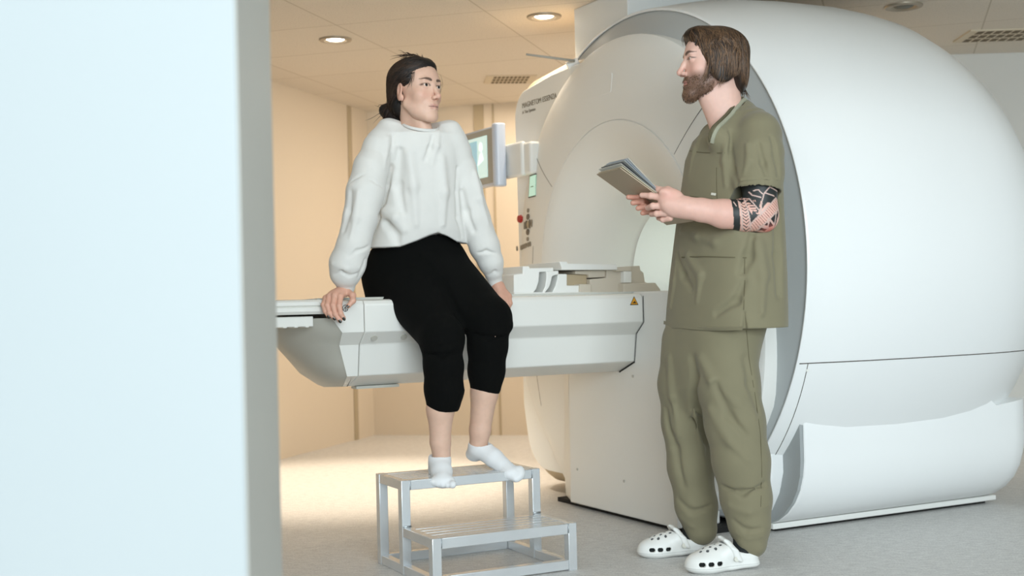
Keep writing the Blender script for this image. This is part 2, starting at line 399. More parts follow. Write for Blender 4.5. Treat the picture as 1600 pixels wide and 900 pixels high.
rr = [[L(u, a, b) for a, b in wing_outline(g)] for u, g in ((0.17, -0.004), (0.172, 0.006), (0.18, 0.022), (0.20, 0.042), (0.23, 0.060), (0.28, 0.070), (0.36, 0.072), (0.60, 0.06))]
v, f = loft(rr, cap0=True, cap1=True); mesh('side_housing', v, f, MATS['coil_tan'], scan, True, 40)
# surface of the front cover for fittings
def cover_u(w, z):
    t = math.atan2(z-1.11, w); R = rim_r(t)
    d = Vector((math.cos(t), math.sin(t)))
    # distance to the flare circle along this ray
    oc = Vector((0, 1.11-1.043)); b = oc.dot(d); cc = oc.dot(oc)-0.612**2; s = -b+math.sqrt(max(b*b-cc, 0))
    r = math.hypot(w, z-1.11); k = min(max((R-r)/max(R-s, 1e-4), 0), 1)
    return 0.115*(1-k)+0.070*k-0.012*math.sin(PI*k)
def CV(w, z, off=0.0): return L(cover_u(w, z)-off, w, z)
def line_on(p, q, r=0.0012, n=16):
    sm = MB(); sm.tube([CV(p[0]+(q[0]-p[0])*s, p[1]+(q[1]-p[1])*s, 0.0) for s in np.linspace(0, 1, n)], r, 5); sm.build('seam', MATS['seam_dark'], scan, True)
line_on((-0.74, 1.62), (-0.50, 1.42)); line_on((0.66, 1.66), (0.46, 1.46))
sm = MB(); sm.tube([CV(-0.70-0.03*math.sin(PI*s), 1.16-0.75*s) for s in np.linspace(0, 1, 16)], 0.0008, 5)
sm.build('seam', MATS['seam_dark'], scan, True)
# display, keys, emergency knob
def plate(name, w0, w1, z0, z1, m, off, parent=scan, th=0.003, r=0.0):
    P = [(w0, z0), (w1, z0), (w1, z1), (w0, z1)] if not r else rrect(w1-w0, z1-z0, r, 4, (w0+w1)/2, (z0+z1)/2)
    return MB().prism(P, lambda a, b, d: CV(a, b, off+d), -0.004, th).build(name, m, parent)
disp = plate('display', -0.766, -0.672, 1.392, 1.500, MATS['seam_dark'], 0.0)
plate('display_glass', -0.758, -0.672, 1.397, 1.494, MATS['display_green'], 0.0028, disp, 0.001)
plate('display_text', -0.735, -0.70, 1.440, 1.4435, MATS['key_grey'], 0.0038, disp, 0.0006)
def knob(w, z, rw, rz, m, name, h=0.003, parent=scan):
    P = [(w+rw*math.cos(a), z+rz*math.sin(a)) for a in np.linspace(0, 2*PI, 14, endpoint=False)]
    MB().prism(P, lambda a, b, d: CV(a, b, d), -0.003, h).build(name, m, parent)
ckw, ckz = -0.768, 1.267
knob(ckw, ckz+0.036, 0.021, 0.014, MATS['key_grey'], 'key'); knob(ckw, ckz-0.036, 0.021, 0.015, MATS['key_grey'], 'key')
knob(ckw-0.026, ckz, 0.011, 0.020, MATS['key_grey'], 'key'); knob(ckw+0.028, ckz, 0.011, 0.022, MATS['key_grey'], 'key')
knob(ckw, ckz+0.066, 0.014, 0.010, MATS['icon_grey'], 'key'); knob(ckw, ckz-0.070, 0.014, 0.010, MATS['icon_grey'], 'key')
knob(ckw-0.056, ckz-0.002, 0.006, 0.018, MATS['icon_grey'], 'key'); knob(ckw+0.055, ckz+0.002, 0.007, 0.018, MATS['icon_grey'], 'key')
knob(ckw, ckz, 0.012, 0.018, MATS['coil_tan'], 'key')
for i, w in enumerate((-0.935, -0.888, -0.855, -0.822, -0.795, -0.762, -0.735)):
    s = 0.006 if i == 0 else 0.011
    knob(w, 1.160+0.002*i, s, 0.012, MATS['icon_grey'], 'key')
ek = MB(); ep = Vector(L(0.137, -0.897, 1.302)); ek.tube([ep, ep+Vector((-0.014, 0, 0)), ep+Vector((-0.018, 0, 0)), ep+Vector((-0.03, 0, 0))], [0.012, 0.012, 0.020, 0.017], 18)
ek.build('emergency_button', MATS['red_plastic'], scan, True, 40)
# raised badge, very faint
MB().prism(rrect(0.20, 0.085, 0.012, 4, -0.09, 1.815), lambda a, b, d: CV(a, b, d), -0.003, 0.0014).build('badge', MATS['front_white'], scan, bevel=0.001)
# lettering on the side panel
text_mesh('lettering', 'MAGNETOM ESSENZA', 0.036, lambda x, y, z: L(0.1355-z, -0.885+x*0.93, 1.838+y), MATS['icon_grey'], scan)
text_mesh('lettering', 'A Tim System', 0.021, lambda x, y, z: L(0.1355-z, -0.885+x*1.1, 1.810+y), MATS['icon_grey'], scan)
MB().box(L(0.225, -0.075, 1.80), L(0.85, -0.525, 2.2495)).build('top_duct', MATS['column_white'], scan, bevel=0.004)
rd = MB(); rd.tube([at(898, 95, 5.75), at(860, 90, 5.72), at(822, 85, 5.70)], [0.006, 0.006, 0.005], 8)
ro = rd.build('antenna_rod', MATS['monitor_frame'], scan, True); ro.matrix_parent_inverse = (Matrix.Translation(ORG) @ Matrix.Rotation(AX, 4, 'Z')).inverted()
kn = MB(); p = at(893, 100, 5.8); kn.tube([p-Vector((0.02, 0.0, 0.01)), p+Vector((0.03, 0, 0.012))], 0.018, 14)
ko = kn.build('rod_collar', MATS['front_white'], scan, True, 40); ko.matrix_parent_inverse = ro.matrix_parent_inverse.copy()

# ---------------------------------------------------------------- patient table
tab = tag(empty('patient_table', ORG, AX), 'long white patient table the woman sits on, running into the scanner bore', 'patient table')
half = [(0.295, 0.922), (0.312, 0.918), (0.322, 0.905), (0.322, 0.808), (0.268, 0.762), (0.250, 0.650), (0.138, 0.607), (0.0, 0.600)]
sect = half + [(-w, z) for w, z in reversed(half[:-1])]
def ext(u0_, u1_): return [[L(u0_, w, z) for w, z in sect], [L(u1_, w, z) for w, z in sect]]
v, f = loft(ext(-0.002, -1.178), cap0=True, cap1=True); mesh('table_body', v, f, MATS['table_white'], tab, True, 20)
bo = tab.children[0]; bm_ = bo.modifiers.new('b', 'BEVEL'); bm_.width = 0.004; bm_.segments = 2; bm_.limit_method = 'ANGLE'; bm_.angle_limit = math.radians(15)
# nose with a bow-shaped end
def uend(z): return np.interp(z, [0.60, 0.65, 0.76, 0.808, 0.925], [-1.195, -1.222, -1.255, -1.263, -1.345])
side_r = [L(-1.182, w, z) for w, z in sect]
e0 = [L(uend(z)+0.02, w, z) for w, z in sect]
e1 = [L(uend(z), w*0.995, z-0.002 if z > .9 else z) for w, z in sect]
v, f = loft([side_r, e0, e1], cap0=True); mesh('table_nose', v, f, MATS['table_white'], tab, True, 20)
def Wz(z): return np.interp(z, [0.60, 0.607, 0.65, 0.762, 0.808, 0.905, 0.925], [0.02, 0.138, 0.250, 0.268, 0.322, 0.322, 0.30])
zs = [0.601, 0.607, 0.625, 0.65, 0.70, 0.762, 0.785, 0.808, 0.835, 0.86]
rows = []
for z in zs:
    W = Wz(z)*0.99; bul = np.interp(z, [0.60, 0.65, 0.76, 0.83, 0.86], [0.03, 0.07, 0.14, 0.17, 0.17])
    rows.append([L(uend(z)+0.004-bul*(1-abs(k)**2.2), W*k, z) for k in np.linspace(-1, 1, 25)])
v, f = loft(rows, closed=False)
n = len(v); f.append(tuple(range(n-25, n)))
mesh('nose_end', v, f, MATS['table_grey'], tab, True, 60)
# sliding board
bs = [(0.300, 0.875), (0.308, 0.885), (0.308, 0.898), (0.300, 0.902), (0.308, 0.906), (0.308, 0.918), (0.298, 0.925), (0.15, 0.915), (0.0, 0.912)]
bsec = bs+[(-w, z) for w, z in reversed(bs[:-1])]
v, f = loft([[L(-1.28, w, z) for w, z in bsec], [L(-1.95, w, z) for w, z in bsec]], cap0=True, cap1=True)
mesh('sliding_board', v, f, MATS['table_white'], tab, True, 25)
v, f = loft([[L(1.2, w, z+0.0125) for w, z in [(0.24, 0.905), (0.26, 0.918), (0, 0.913), (-0.26, 0.918), (-0.24, 0.905)]], [L(-1.33, w, z+0.0125) for w, z in [(0.24, 0.905), (0.26, 0.918), (0, 0.913), (-0.26, 0.918), (-0.24, 0.905)]]], cap0=True, cap1=True)
mesh('table_top', v, f, MATS['table_white'], tab, True, 25)
br = MB(); br.box(L(-1.355, 0.285, 0.832), L(-1.62, 0.22, 0.868))
for k in range(6): br.box(L(-1.37-0.04*k, 0.2855, 0.829), L(-1.385-0.04*k, 0.22, 0.836))
br.build('board_bracket', MATS['table_white'], tab, bevel=0.003)
for u in (-1.135, -1.02): MB().tube([L(u, 0.292, 0.790), L(u, 0.301, 0.783)], 0.012, 16).build('screw_cap', MATS['table_grey'], tab, True, 40)
MB().box(L(-1.15, 0.15, 0.596), L(-0.98, 0.10, 0.606)).build('slot', MATS['table_grey'], tab)
gl = MB(); gl.tube([L(-0.0005, 0.137, 0.604), L(-0.0005, 0.250, 0.648)], 0.003, 6); gl.tube([L(-0.0005, 0.27, 0.762), L(-0.0005, 0.3235, 0.808), L(-0.0005, 0.3235, 0.912)], 0.0016, 6)
gl.tube([L(-0.0005, 0.250, 0.648), L(-0.0005, 0.27, 0.762)], 0.0012, 6)
gl.build('joint_gap', MATS['gap_black'], tab, True)
# warning triangle
def TW(a, b, d): return L(-0.043+a, 0.3222+d, 0.893+b)
tri = lambda s: [(-0.5*s, -0.42*s), (0.5*s, -0.42*s), (0, 0.45*s)]
st = MB().prism(tri(0.040), TW, 0, 0.0006).build('warning_sticker', MATS['ink_black'], tab)
MB().prism([(a, b) for a, b in tri(0.031)], lambda a, b, d: TW(a, b-0.0004, d), 0.0006, 0.001).build('sticker_face', MATS['sticker_yellow'], st)
MB().prism([(-0.008, -0.0095), (0.008, -0.0095), (0.0085, -0.006), (0.003, -0.005), (0.0045, -0.002), (0.001, 0.0), (-0.002, -0.005), (-0.008, -0.0065)], TW, 0.001, 0.0013).build('sticker_symbol', MATS['ink_black'], st)

so = MB(); so.tube([L(-1.250+0.010*math.cos(a), 0.3225, 0.893+0.011*math.sin(a)) for a in np.linspace(0, 2*PI, 24, endpoint=False)], 0.0011, 6, closed=True)
so.tube([L(-1.257, 0.3225, 0.887), L(-1.250, 0.3225, 0.900), L(-1.243, 0.3225, 0.886)], 0.0010, 6); so.tube([L(-1.250, 0.3225, 0.900), L(-1.250, 0.3225, 0.884)], 0.001, 6)
so.build('round_symbol', MATS['ink_black'], tab, True)
# ---------------------------------------------------------------- coil frame on the table
coil = tag(empty('head_coil', ORG, AX), 'white stepped plastic head coil lying on the table at the bore', 'head coil')
def pxc(px, py):      # pixel on the plane w = 0.12 -> (u, z)
    d = cR*((px-800)/FPX)-cU*((py-450)/FPX)+cF
    wv = Vector((math.cos(math.radians(62)), -math.sin(math.radians(62)), 0)); uv = Vector((math.sin(math.radians(62)), math.cos(math.radians(62)), 0))
    O2 = ORG+wv*0.12; c0 = Vector((0, 0, CAMH)); P = c0+d*((O2-c0).dot(wv)/d.dot(wv)); q = P-ORG
    return (q.dot(uv), P.z)
def piece(pts, w0, w1, m, name, bev=0.003):
    MB().prism([pxc(*p) for p in pts], lambda a, b, d: L(a, d, b), w0, w1).build(name, m, coil, bevel=bev)
CW, CB, CT = MATS['coil_white'], MATS['coil_beige'], MATS['coil_tan']
piece([(798, 461), (1040, 461), (1040, 456), (798, 457)], -0.16, 0.15, CW, 'coil_base')
piece([(803, 429), (817, 428), (817, 416), (827, 416), (828, 419), (865, 418), (865, 424), (843, 425), (842, 440), (838, 452), (833, 458), (803, 458)], -0.14, 0.12, CW, 'coil_frame')
piece([(853, 424), (872, 423), (872, 429), (866, 430), (862, 432), (859, 445), (856, 451), (850, 458), (846, 458), (851, 448), (853, 436)], -0.10, 0.125, CW, 'coil_rib')
piece([(872, 428), (886, 428), (886, 446), (922, 446), (922, 459), (862, 459), (868, 447), (871, 436)], -0.12, 0.12, CW, 'coil_frame')
piece([(886, 428), (924, 429), (924, 446), (886, 446)], -0.12, 0.085, CT, 'coil_insert')
piece([(904, 444), (922, 444), (922, 458), (904, 458)], -0.05, 0.13, CB, 'coil_clip')
piece([(870, 409), (882, 409), (883, 412), (960, 413), (961, 422), (874, 422), (874, 418)], -0.14, 0.14, CW, 'coil_rail')
piece([(903, 423), (950, 422), (950, 433), (924, 434), (924, 429), (903, 428)], -0.13, 0.10, CB, 'coil_insert')
piece([(950, 422), (985, 422), (985, 458), (924, 458), (924, 436), (950, 434)], -0.13, 0.11, CB, 'coil_frame')
piece([(960, 418), (985, 416), (985, 424), (960, 424)], -0.12, 0.13, CB, 'coil_rail')
piece([(972, 424), (984, 424), (984, 442), (972, 442)], -0.05, 0.135, CW, 'coil_clip')
piece([(985, 416), (1002, 415), (1003, 422), (1008, 426), (1010, 440), (1018, 444), (1020, 452), (985, 458)], -0.14, 0.11, CB, 'coil_frame')
piece([(968, 443), (1018, 442), (1026, 453), (1026, 458), (968, 458)], -0.14, 0.15, CB, 'coil_wedge')

# ---------------------------------------------------------------- monitor on its arm
mon = tag(empty('monitor', ORG, AX), 'grey framed patient monitor on a flat arm beside the scanner panel', 'monitor')
def mp(uo): return lambda a, b, d: L(uo+d, a, b)
fw0, fw1, fz0, fz1 = -1.34, -0.905, 1.470, 1.755
cxm, czm, wm, hm = (fw0+fw1)/2, (fz0+fz1)/2, fw1-fw0, fz1-fz0
MB().prism(rrect(wm, hm, 0.015, 5, cxm, czm), mp(0), 0.0, 0.05).build('back_housing', MATS['monitor_edge'], mon, bevel=0.006)
MB().prism(rrect(wm-0.02, hm-0.02, 0.012, 5, cxm, czm), mp(0), -0.004, 0.0).build('bezel', MATS['monitor_frame'], mon, bevel=0.002)
MB().box(L(-0.0045, -1.28, 1.513), L(-0.007, -0.995, 1.716)).build('screen', MATS['screen_pale'], mon)
MB().box(L(-0.0072, -1.27, 1.53), L(-0.0078, -1.10, 1.70)).build('screen_field', MATS['screen_blue'], mon.children[2])
wi = MB(); wi.prism([(-1.06+0.02*math.cos(a), 1.665+0.024*math.sin(a)) for a in np.linspace(0, 2*PI, 20, endpoint=False)], mp(0), -0.0085, -0.0072)
wi.prism([(-1.10, 1.575), (-1.03, 1.60), (-1.05, 1.64), (-1.075, 1.63)], mp(0), -0.0083, -0.0072)
wi.build('screen_figure', MATS['screen_light'], mon.children[2])
rl = MB(); rl.prism(rrect(0.055, 0.062, 0.022, 6, 0, 0), lambda a, b, d: L(0.012+b, -0.902+a, d), fz0-0.012, fz1+0.008); rl.build('edge_grip', MATS['monitor_edge'], mon, bevel=0.008)
MB().box(L(0.045, -0.92, 1.495), L(0.075, -0.74, 1.66)).build('arm', MATS['front_white'], mon, bevel=0.012)
MB().box(L(0.060, -0.80, 1.50), L(0.125, -0.68, 1.652)).build('arm_bracket', MATS['front_white'], mon, bevel=0.012)

# ---------------------------------------------------------------- step stool
sto = tag(empty('step_stool', (-0.272, 4.049, 0), 0.47), 'two-tier welded aluminium step stool under the woman\'s feet', 'step stool')
W_, D1, DD, H1, H2, T = 0.525, 0.251, 0.489, 0.158, 0.313, 0.032
def bar(lo, hi, name, parent=sto): return MB().box(lo, hi).build(name, MATS['aluminium'], parent, bevel=0.002)
for x in (0, W_-T):
    bar((x, 0, 0), (x+T, T, H1), 'leg'); bar((x, D1, 0), (x+T, D1+T, H2), 'leg'); bar((x, DD-T, 0), (x+T, DD, H2), 'leg')
    bar((x+.002, T, 0.0), (x+T-.002, D1, T), 'side_rail'); bar((x+.002, D1+T, 0.0), (x+T-.002, DD-T, T), 'side_rail')
    bar((x+.002, T, H1-T), (x+T-.002, D1, H1-.001), 'side_rail'); bar((x+.002, D1+T, H2-T), (x+T-.002, DD-T, H2-.001), 'side_rail')
bar((T, 0.002, H1-T-.004), (W_-T, T-.002, H1-.001), 'cross_rail'); bar((T, 0.002, 0.004), (W_-T, T-.002, T+.004), 'cross_rail')
bar((T, D1+.002, H2-T-.002), (W_-T, D1+T-.002, H2-.001), 'cross_rail'); bar((T, DD-T+.002, H2-T), (W_-T, DD-.002, H2-.001), 'cross_rail')
bar((T, DD-T+.002, 0.0), (W_-T, DD-.002, T), 'cross_rail')
for (y0, y1, h) in ((T, D1, H1), (D1+T, DD-T, H2)):
    n = 5 if h == H1 else 5
    pit = (y1-y0)/n
    for k in range(n): bar((T-.004, y0+pit*k+0.006, h-0.013), (W_-T+.004, y0+pit*(k+1)-0.004, h-0.002), 'tread_slat')
for x in (T, W_-T):
    for y, z0, z1 in ((0.0, H1-T, H1), (D1, H2-T, H2)): MB().tube([(x, y+0.001, z0), (x+0.0015, y+0.001, (z0+z1)/2), (x, y+0.001, z1)], 0.0025, 6).build('weld_bead', MATS['weld'], sto, True)
for x in (0.002, W_-T): MB().tube([(x, D1, H1+0.001), (x+T-.002, D1, H1+0.001)], 0.003, 6).build('weld_bead', MATS['weld'], sto, True)
# ---------------------------------------------------------------- sculpting: smooth-blended volumes turned into meshes
V3 = lambda *a: np.array(a, float)
def P(px, py, Y):
    v = at(px, py, Y); return np.array([v.x, v.y, v.z])
class Vol:
    def __init__(s): s.ops = []
    def op(s, fn, lo, hi, k=0.01, mode='u'): s.ops.append((fn, np.array(lo, float), np.array(hi, float), k, mode)); return s
    def cap(s, a, b, ra, rb=None, k=0.01, mode='u', n=None, f=1.0):
        """tapered capsule; flattened by f along n"""
        a = np.array(a, float); b = np.array(b, float); rb = ra if rb is None else rb
        if n is not None: n = np.array(n, float); n /= np.linalg.norm(n)
        def fn(p):
            q = p-a; d = b-a
            if n is not None:
                q = q+np.outer(q@n, n)*(1/f-1); d = d+n*(d@n)*(1/f-1)
            h = np.clip((q@d)/max(d@d, 1e-12), 0, 1)
            r = np.linalg.norm(q-h[:, None]*d, axis=1)-(ra+(rb-ra)*h)
            return r*(min(f, 1.0) if n is not None else 1)
        R = max(ra, rb)*max(1, f); return s.op(fn, np.minimum(a, b)-R, np.maximum(a, b)+R, k, mode)
    def chain(s, pts, rs, k=0.01, mode='u', n=None, f=1.0):
        for i in range(len(pts)-1): s.cap(pts[i], pts[i+1], rs[i], rs[i+1], k if i == 0 or mode != 'u' else max(k*0.6, 0.002), mode, n, f)
        return s
    def ell(s, c, r, k=0.01, mode='u', R=None):
        c = np.array(c, float); r = np.array(r, float)
        def fn(p):
            q = p-c
            if R is not None: q = q@R
            k0 = np.linalg.norm(q/r, axis=1); k1 = np.linalg.norm(q/(r*r), axis=1)
            return k0*(k0-1)/np.maximum(k1, 1e-9)
        m = np.full(3, r.max()) if R is not None else r
        return s.op(fn, c-m, c+m, k, mode)
    def stack(s, sl, e1, k=0.02, pw=2.3, mode='u', bot=None):
        """sl: list of (centre, half width along e1, half depth) from low to high z"""
        e1 = np.array([e1[0], e1[1], 0.0]); e1 /= np.linalg.norm(e1); e2 = np.array([-e1[1], e1[0], 0.0])
        sl = sorted(sl, key=lambda t: t[0][2]); z = np.array([t[0][2] for t in sl])
        C_ = np.array([t[0] for t in sl]); A = np.array([t[1] for t in sl]); B = np.array([t[2] for t in sl])
        def fn(p):
            zz = p[:, 2]; cx = np.interp(zz, z, C_[:, 0]); cy = np.interp(zz, z, C_[:, 1]); a = np.interp(zz, z, A); b = np.interp(zz, z, B)
            dx = p[:, 0]-cx; dy = p[:, 1]-cy; x = np.abs(dx*e1[0]+dy*e1[1])/a; y = np.abs(dx*e2[0]+dy*e2[1])/b
            q = (x**pw+y**pw)**(1/pw); d = (q-1)*np.minimum(a, b)*0.95
            zl = z[0] if bot is None else bot(p)
            dz = np.maximum(zl-zz, zz-z[-1])
            return np.maximum(d, dz)
        M = max(A.max(), B.max())*1.1
        return s.op(fn, C_.min(0)-[M, M, 0.0], C_.max(0)+[M, M, 0.0], k, mode)
    def __call__(s, p):
        p = np.asarray(p, float); D = np.full(len(p), 0.2)
        for fn, lo, hi, k, mode in s.ops:
            m = np.all((p > lo-k-0.02) & (p < hi+k+0.02), axis=1)
            if m.any(): D[m] = s._mix(D[m], fn(p[m]), k, mode)
        return D
    @staticmethod
    def _mix(D, d, k, mode):
        if mode == 'u':
            h = np.maximum(k-np.abs(D-d), 0)/max(k, 1e-9); return np.minimum(D, d)-h*h*k*0.25
        if mode == 'i': return np.maximum(D, d)
        d = -d; h = np.maximum(k-np.abs(D-d), 0)/max(k, 1e-9); return np.maximum(D, d)+h*h*k*0.25
    def surf(s, h, pad=None):
        us_ = [o for o in s.ops if o[4] == 'u']
        lo = np.min([o[1] for o in us_], 0)-3*h-0.004; hi = np.max([o[2] for o in us_], 0)+3*h+0.004
        n = np.ceil((hi-lo)/h).astype(int)+1
        D = np.full(n, 0.2, np.float32)
        ax = [lo[i]+h*np.arange(n[i]) for i in range(3)]
        for fn, l, g, k, mode in s.ops:
            m = k+3*h; i0 = np.maximum(np.floor((l-m-lo)/h).astype(int), 0); i1 = np.minimum(np.ceil((g+m-lo)/h).astype(int)+1, n)
            if np.any(i1 <= i0): continue
            sl = tuple(slice(a, b) for a, b in zip(i0, i1))
            X, Y, Z = np.meshgrid(ax[0][sl[0]], ax[1][sl[1]], ax[2][sl[2]], indexing='ij')
            p = np.stack([X.ravel(), Y.ravel(), Z.ravel()], 1)
            D[sl] = s._mix(D[sl].ravel(), fn(p), k, mode).reshape(X.shape)
        return nets(D, lo, h)
def nets(D, lo, h):
    n = np.array(D.shape); ins = D < 0
    c = [ins[i:n[0]-1+i, j:n[1]-1+j, k:n[2]-1+k] for i in (0, 1) for j in (0, 1) for k in (0, 1)]
    sm_ = np.zeros(c[0].shape, np.int8)
    for q in c: sm_ += q
    act = (sm_ > 0) & (sm_ < 8); idx = np.argwhere(act)
    if len(idx) == 0: return np.zeros((0, 3)), []
    offs = np.array([(i, j, k) for i in (0, 1) for j in (0, 1) for k in (0, 1)])
    val = np.stack([D[idx[:, 0]+o[0], idx[:, 1]+o[1], idx[:, 2]+o[2]] for o in offs], 1).astype(float)
    acc = np.zeros((len(idx), 3)); cnt = np.zeros(len(idx))
    for a in range(8):
        for b in range(a+1, 8):
            if np.abs(offs[a]-offs[b]).sum() != 1: continue
            va, vb = val[:, a], val[:, b]; m = (va < 0) != (vb < 0); t = np.where(m, va/np.where(m, va-vb, 1), 0)
            acc += np.where(m[:, None], offs[a]+t[:, None]*(offs[b]-offs[a]), 0); cnt += m
    verts = (idx+acc/cnt[:, None])*h+lo
    vid = np.full(act.shape, -1, np.int32); vid[tuple(idx.T)] = np.arange(len(idx))
    F_ = []
    for a in range(3):
        b, c2 = (a+1) % 3, (a+2) % 3
        s0 = [slice(None)]*3; s1 = [slice(None)]*3; s0[a] = slice(0, n[a]-1); s1[a] = slice(1, n[a])
        ch = ins[tuple(s0)] != ins[tuple(s1)]; e = np.argwhere(ch)
        e = e[(e[:, b] > 0) & (e[:, c2] > 0) & (e[:, b] < n[b]-1) & (e[:, c2] < n[c2]-1)]
        def g(db, dc):
            q = e.copy(); q[:, b] -= db; q[:, c2] -= dc; return vid[tuple(q.T)]
        quad = np.stack([g(1, 1), g(0, 1), g(0, 0), g(1, 0)], 1)
        flip = ~ins[tuple(e.T)]; quad[flip] = quad[flip][:, ::-1]
        F_.append(quad)
    F_ = np.concatenate(F_); F_ = F_[(F_ >= 0).all(1)]
    return verts, F_
def relax(v, f, it=1, lam=0.5):
    v = v.copy(); f = np.asarray(f)
    e = np.concatenate([f[:, [0, 1]], f[:, [1, 2]], f[:, [2, 3]], f[:, [3, 0]]]); e = np.concatenate([e, e[:, ::-1]])
    cnt = np.bincount(e[:, 0], minlength=len(v)).astype(float)
    for _ in range(it):
        acc = np.stack([np.bincount(e[:, 0], weights=v[e[:, 1], i], minlength=len(v)) for i in range(3)], 1)
        v += lam*(acc/np.maximum(cnt, 1)[:, None]-v)
    return v
def nmesh(name, parts, m, parent=None, colfn=None, disp=None):
    """parts: list of (verts, faces) joined into one mesh object"""
    V = []; F_ = []; n = 0
    for v, f in parts:
        V.append(v); F_.append(np.asarray(f)+n); n += len(v)
    V = np.concatenate(V); F_ = np.concatenate(F_)
    me = bpy.data.meshes.new(name); me.vertices.add(len(V)); me.vertices.foreach_set('co', V.astype(np.float32).ravel())
    me.loops.add(F_.size); me.loops.foreach_set('vertex_index', F_.astype(np.int32).ravel())
    me.polygons.add(len(F_)); me.polygons.foreach_set('loop_start', np.arange(0, F_.size, 4, dtype=np.int32))
    try: me.polygons.foreach_set('loop_total', np.full(len(F_), 4, np.int32))
    except Exception: pass
    me.update(calc_edges=True); me.validate()
    if colfn is not None:
        c = np.ones((len(V), 4), np.float32); c[:, :3] = colfn(V)
        at_ = me.color_attributes.new('Col', 'FLOAT_COLOR', 'POINT'); at_.data.foreach_set('color', c.ravel())
    return link(name, me, m, parent, True)
def rotm(yaw=0, pitch=0, roll=0):
    """columns = character right-hand axes: x = its left, y = forward, z = up"""
    cy, sy = math.cos(yaw), math.sin(yaw); Rz = np.array([[cy, -sy, 0], [sy, cy, 0], [0, 0, 1]])
    cp, sp = math.cos(pitch), math.sin(pitch); Rx = np.array([[1, 0, 0], [0, cp, -sp], [0, sp, cp]])
    cr, sr = math.cos(roll), math.sin(roll); Ry = np.array([[cr, 0, sr], [0, 1, 0], [-sr, 0, cr]])
    return Rz@Rx@Ry
def LC(*c): return np.array(lin(c))
def mixc(base, c, m): return base*(1-m[:, None])+c*m[:, None]
def smooth(x, a, b): t = np.clip((x-a)/(b-a), 0, 1); return t*t*(3-2*t)

def head_vol(male):
    H = Vol()
    H.ell((0, -.014, .036), (.073, .094, .080), .02)
    H.ell((0, .022, .030), (.062, .062, .064), .02)
    H.ell((0, .026, -.022), (.059, .062, .078), .02)
    H.ell((0, .030, -.064), (.047 if not male else .052, .048, .040), .02)
    for s in (-1, 1):
        H.cap((s*.053, .0, -.052), (s*.018, .066, -.096), .013 if not male else .017, .014, .022)
        H.ell((s*.040, .052, -.030), (.020, .022, .020), .018)
    H.ell((0, .074, -.094), (.017, .015, .016), .016)
    H.cap((-.034, .074, .019), (.034, .074, .019), .009 if not male else .0115, k=.014)
    H.ell((0, .070, -.062), (.027, .019, .022), .016)
    for s in (-1, 1):
        H.ell((s*.031, .097, -.002), (.017, .016, .013), .012, 's')
        H.ell((s*.031, .0700, -.001), (.0155, .0145, .0135), .005)
        H.ell((s*.0315, .0855, -.001), (.0130, .0070, .0052 if not male else .0036), .002, 's')
        H.cap((s*.020, .0835, .0045), (s*.043, .0765, .0030), .0018, k=.003)
    H.chain([(0, .080, .008), (0, .094, -.014), (0, .1055, -.034)], [.0062, .0068, .0088], .010)
    H.ell((0, .108, -.037), (.0085, .0085, .0075), .006)
    for s in (-1, 1):
        H.ell((s*.0115, .0965, -.0405), (.0065, .009, .0065), .006)
        H.ell((s*.0065, .100, -.0475), (.0032, .0045, .003), .003, 's')
    H.chain([(-.021, .0800, -.0655), (-.008, .0895, -.0615), (0, .0905, -.0625), (.008, .0895, -.0615), (.021, .0800, -.0655)], [.003, .0045, .004, .0045, .003], .004)
    H.chain([(-.019, .0795, -.0695), (0, .0890, -.0725), (.019, .0795, -.0695)], [.003, .0055, .003], .004)
    H.chain([(-.024, .0835, -.0668), (0, .0965, -.0672), (.024, .0835, -.0668)], [.0012, .0016, .0012], .003, 's')
    for s in (-1, 1):
        Re = rotm(s*-0.35, -0.18, 0)
        H.ell((s*.072, -.014, -.012), (.0065, .018, .031), .006, 'u', Re)
        H.ell((s*.080, -.010, -.006), (.0055, .010, .017), .004, 's', Re)
        H.ell((s*.070, -.006, -.034), (.005, .009, .010), .005)
    return H
class Head:
    def __init__(s, centre, R, up, low, male, sc=1.0):
        s.c, s.R, s.up, s.low, s.sc = np.array(centre), R, up, low, sc; s.vol = head_vol(male)
    def out(s, q):
        q = np.array(q, float).copy(); one = q.ndim == 1; q = np.atleast_2d(q)
        z = q[:, 2]; w = smooth(z, -.02, .02); q[:, 2] = z*(s.low*(1-w)+s.up*w)
        r = (q*s.sc)@s.R.T+s.c; return r[0] if one else r
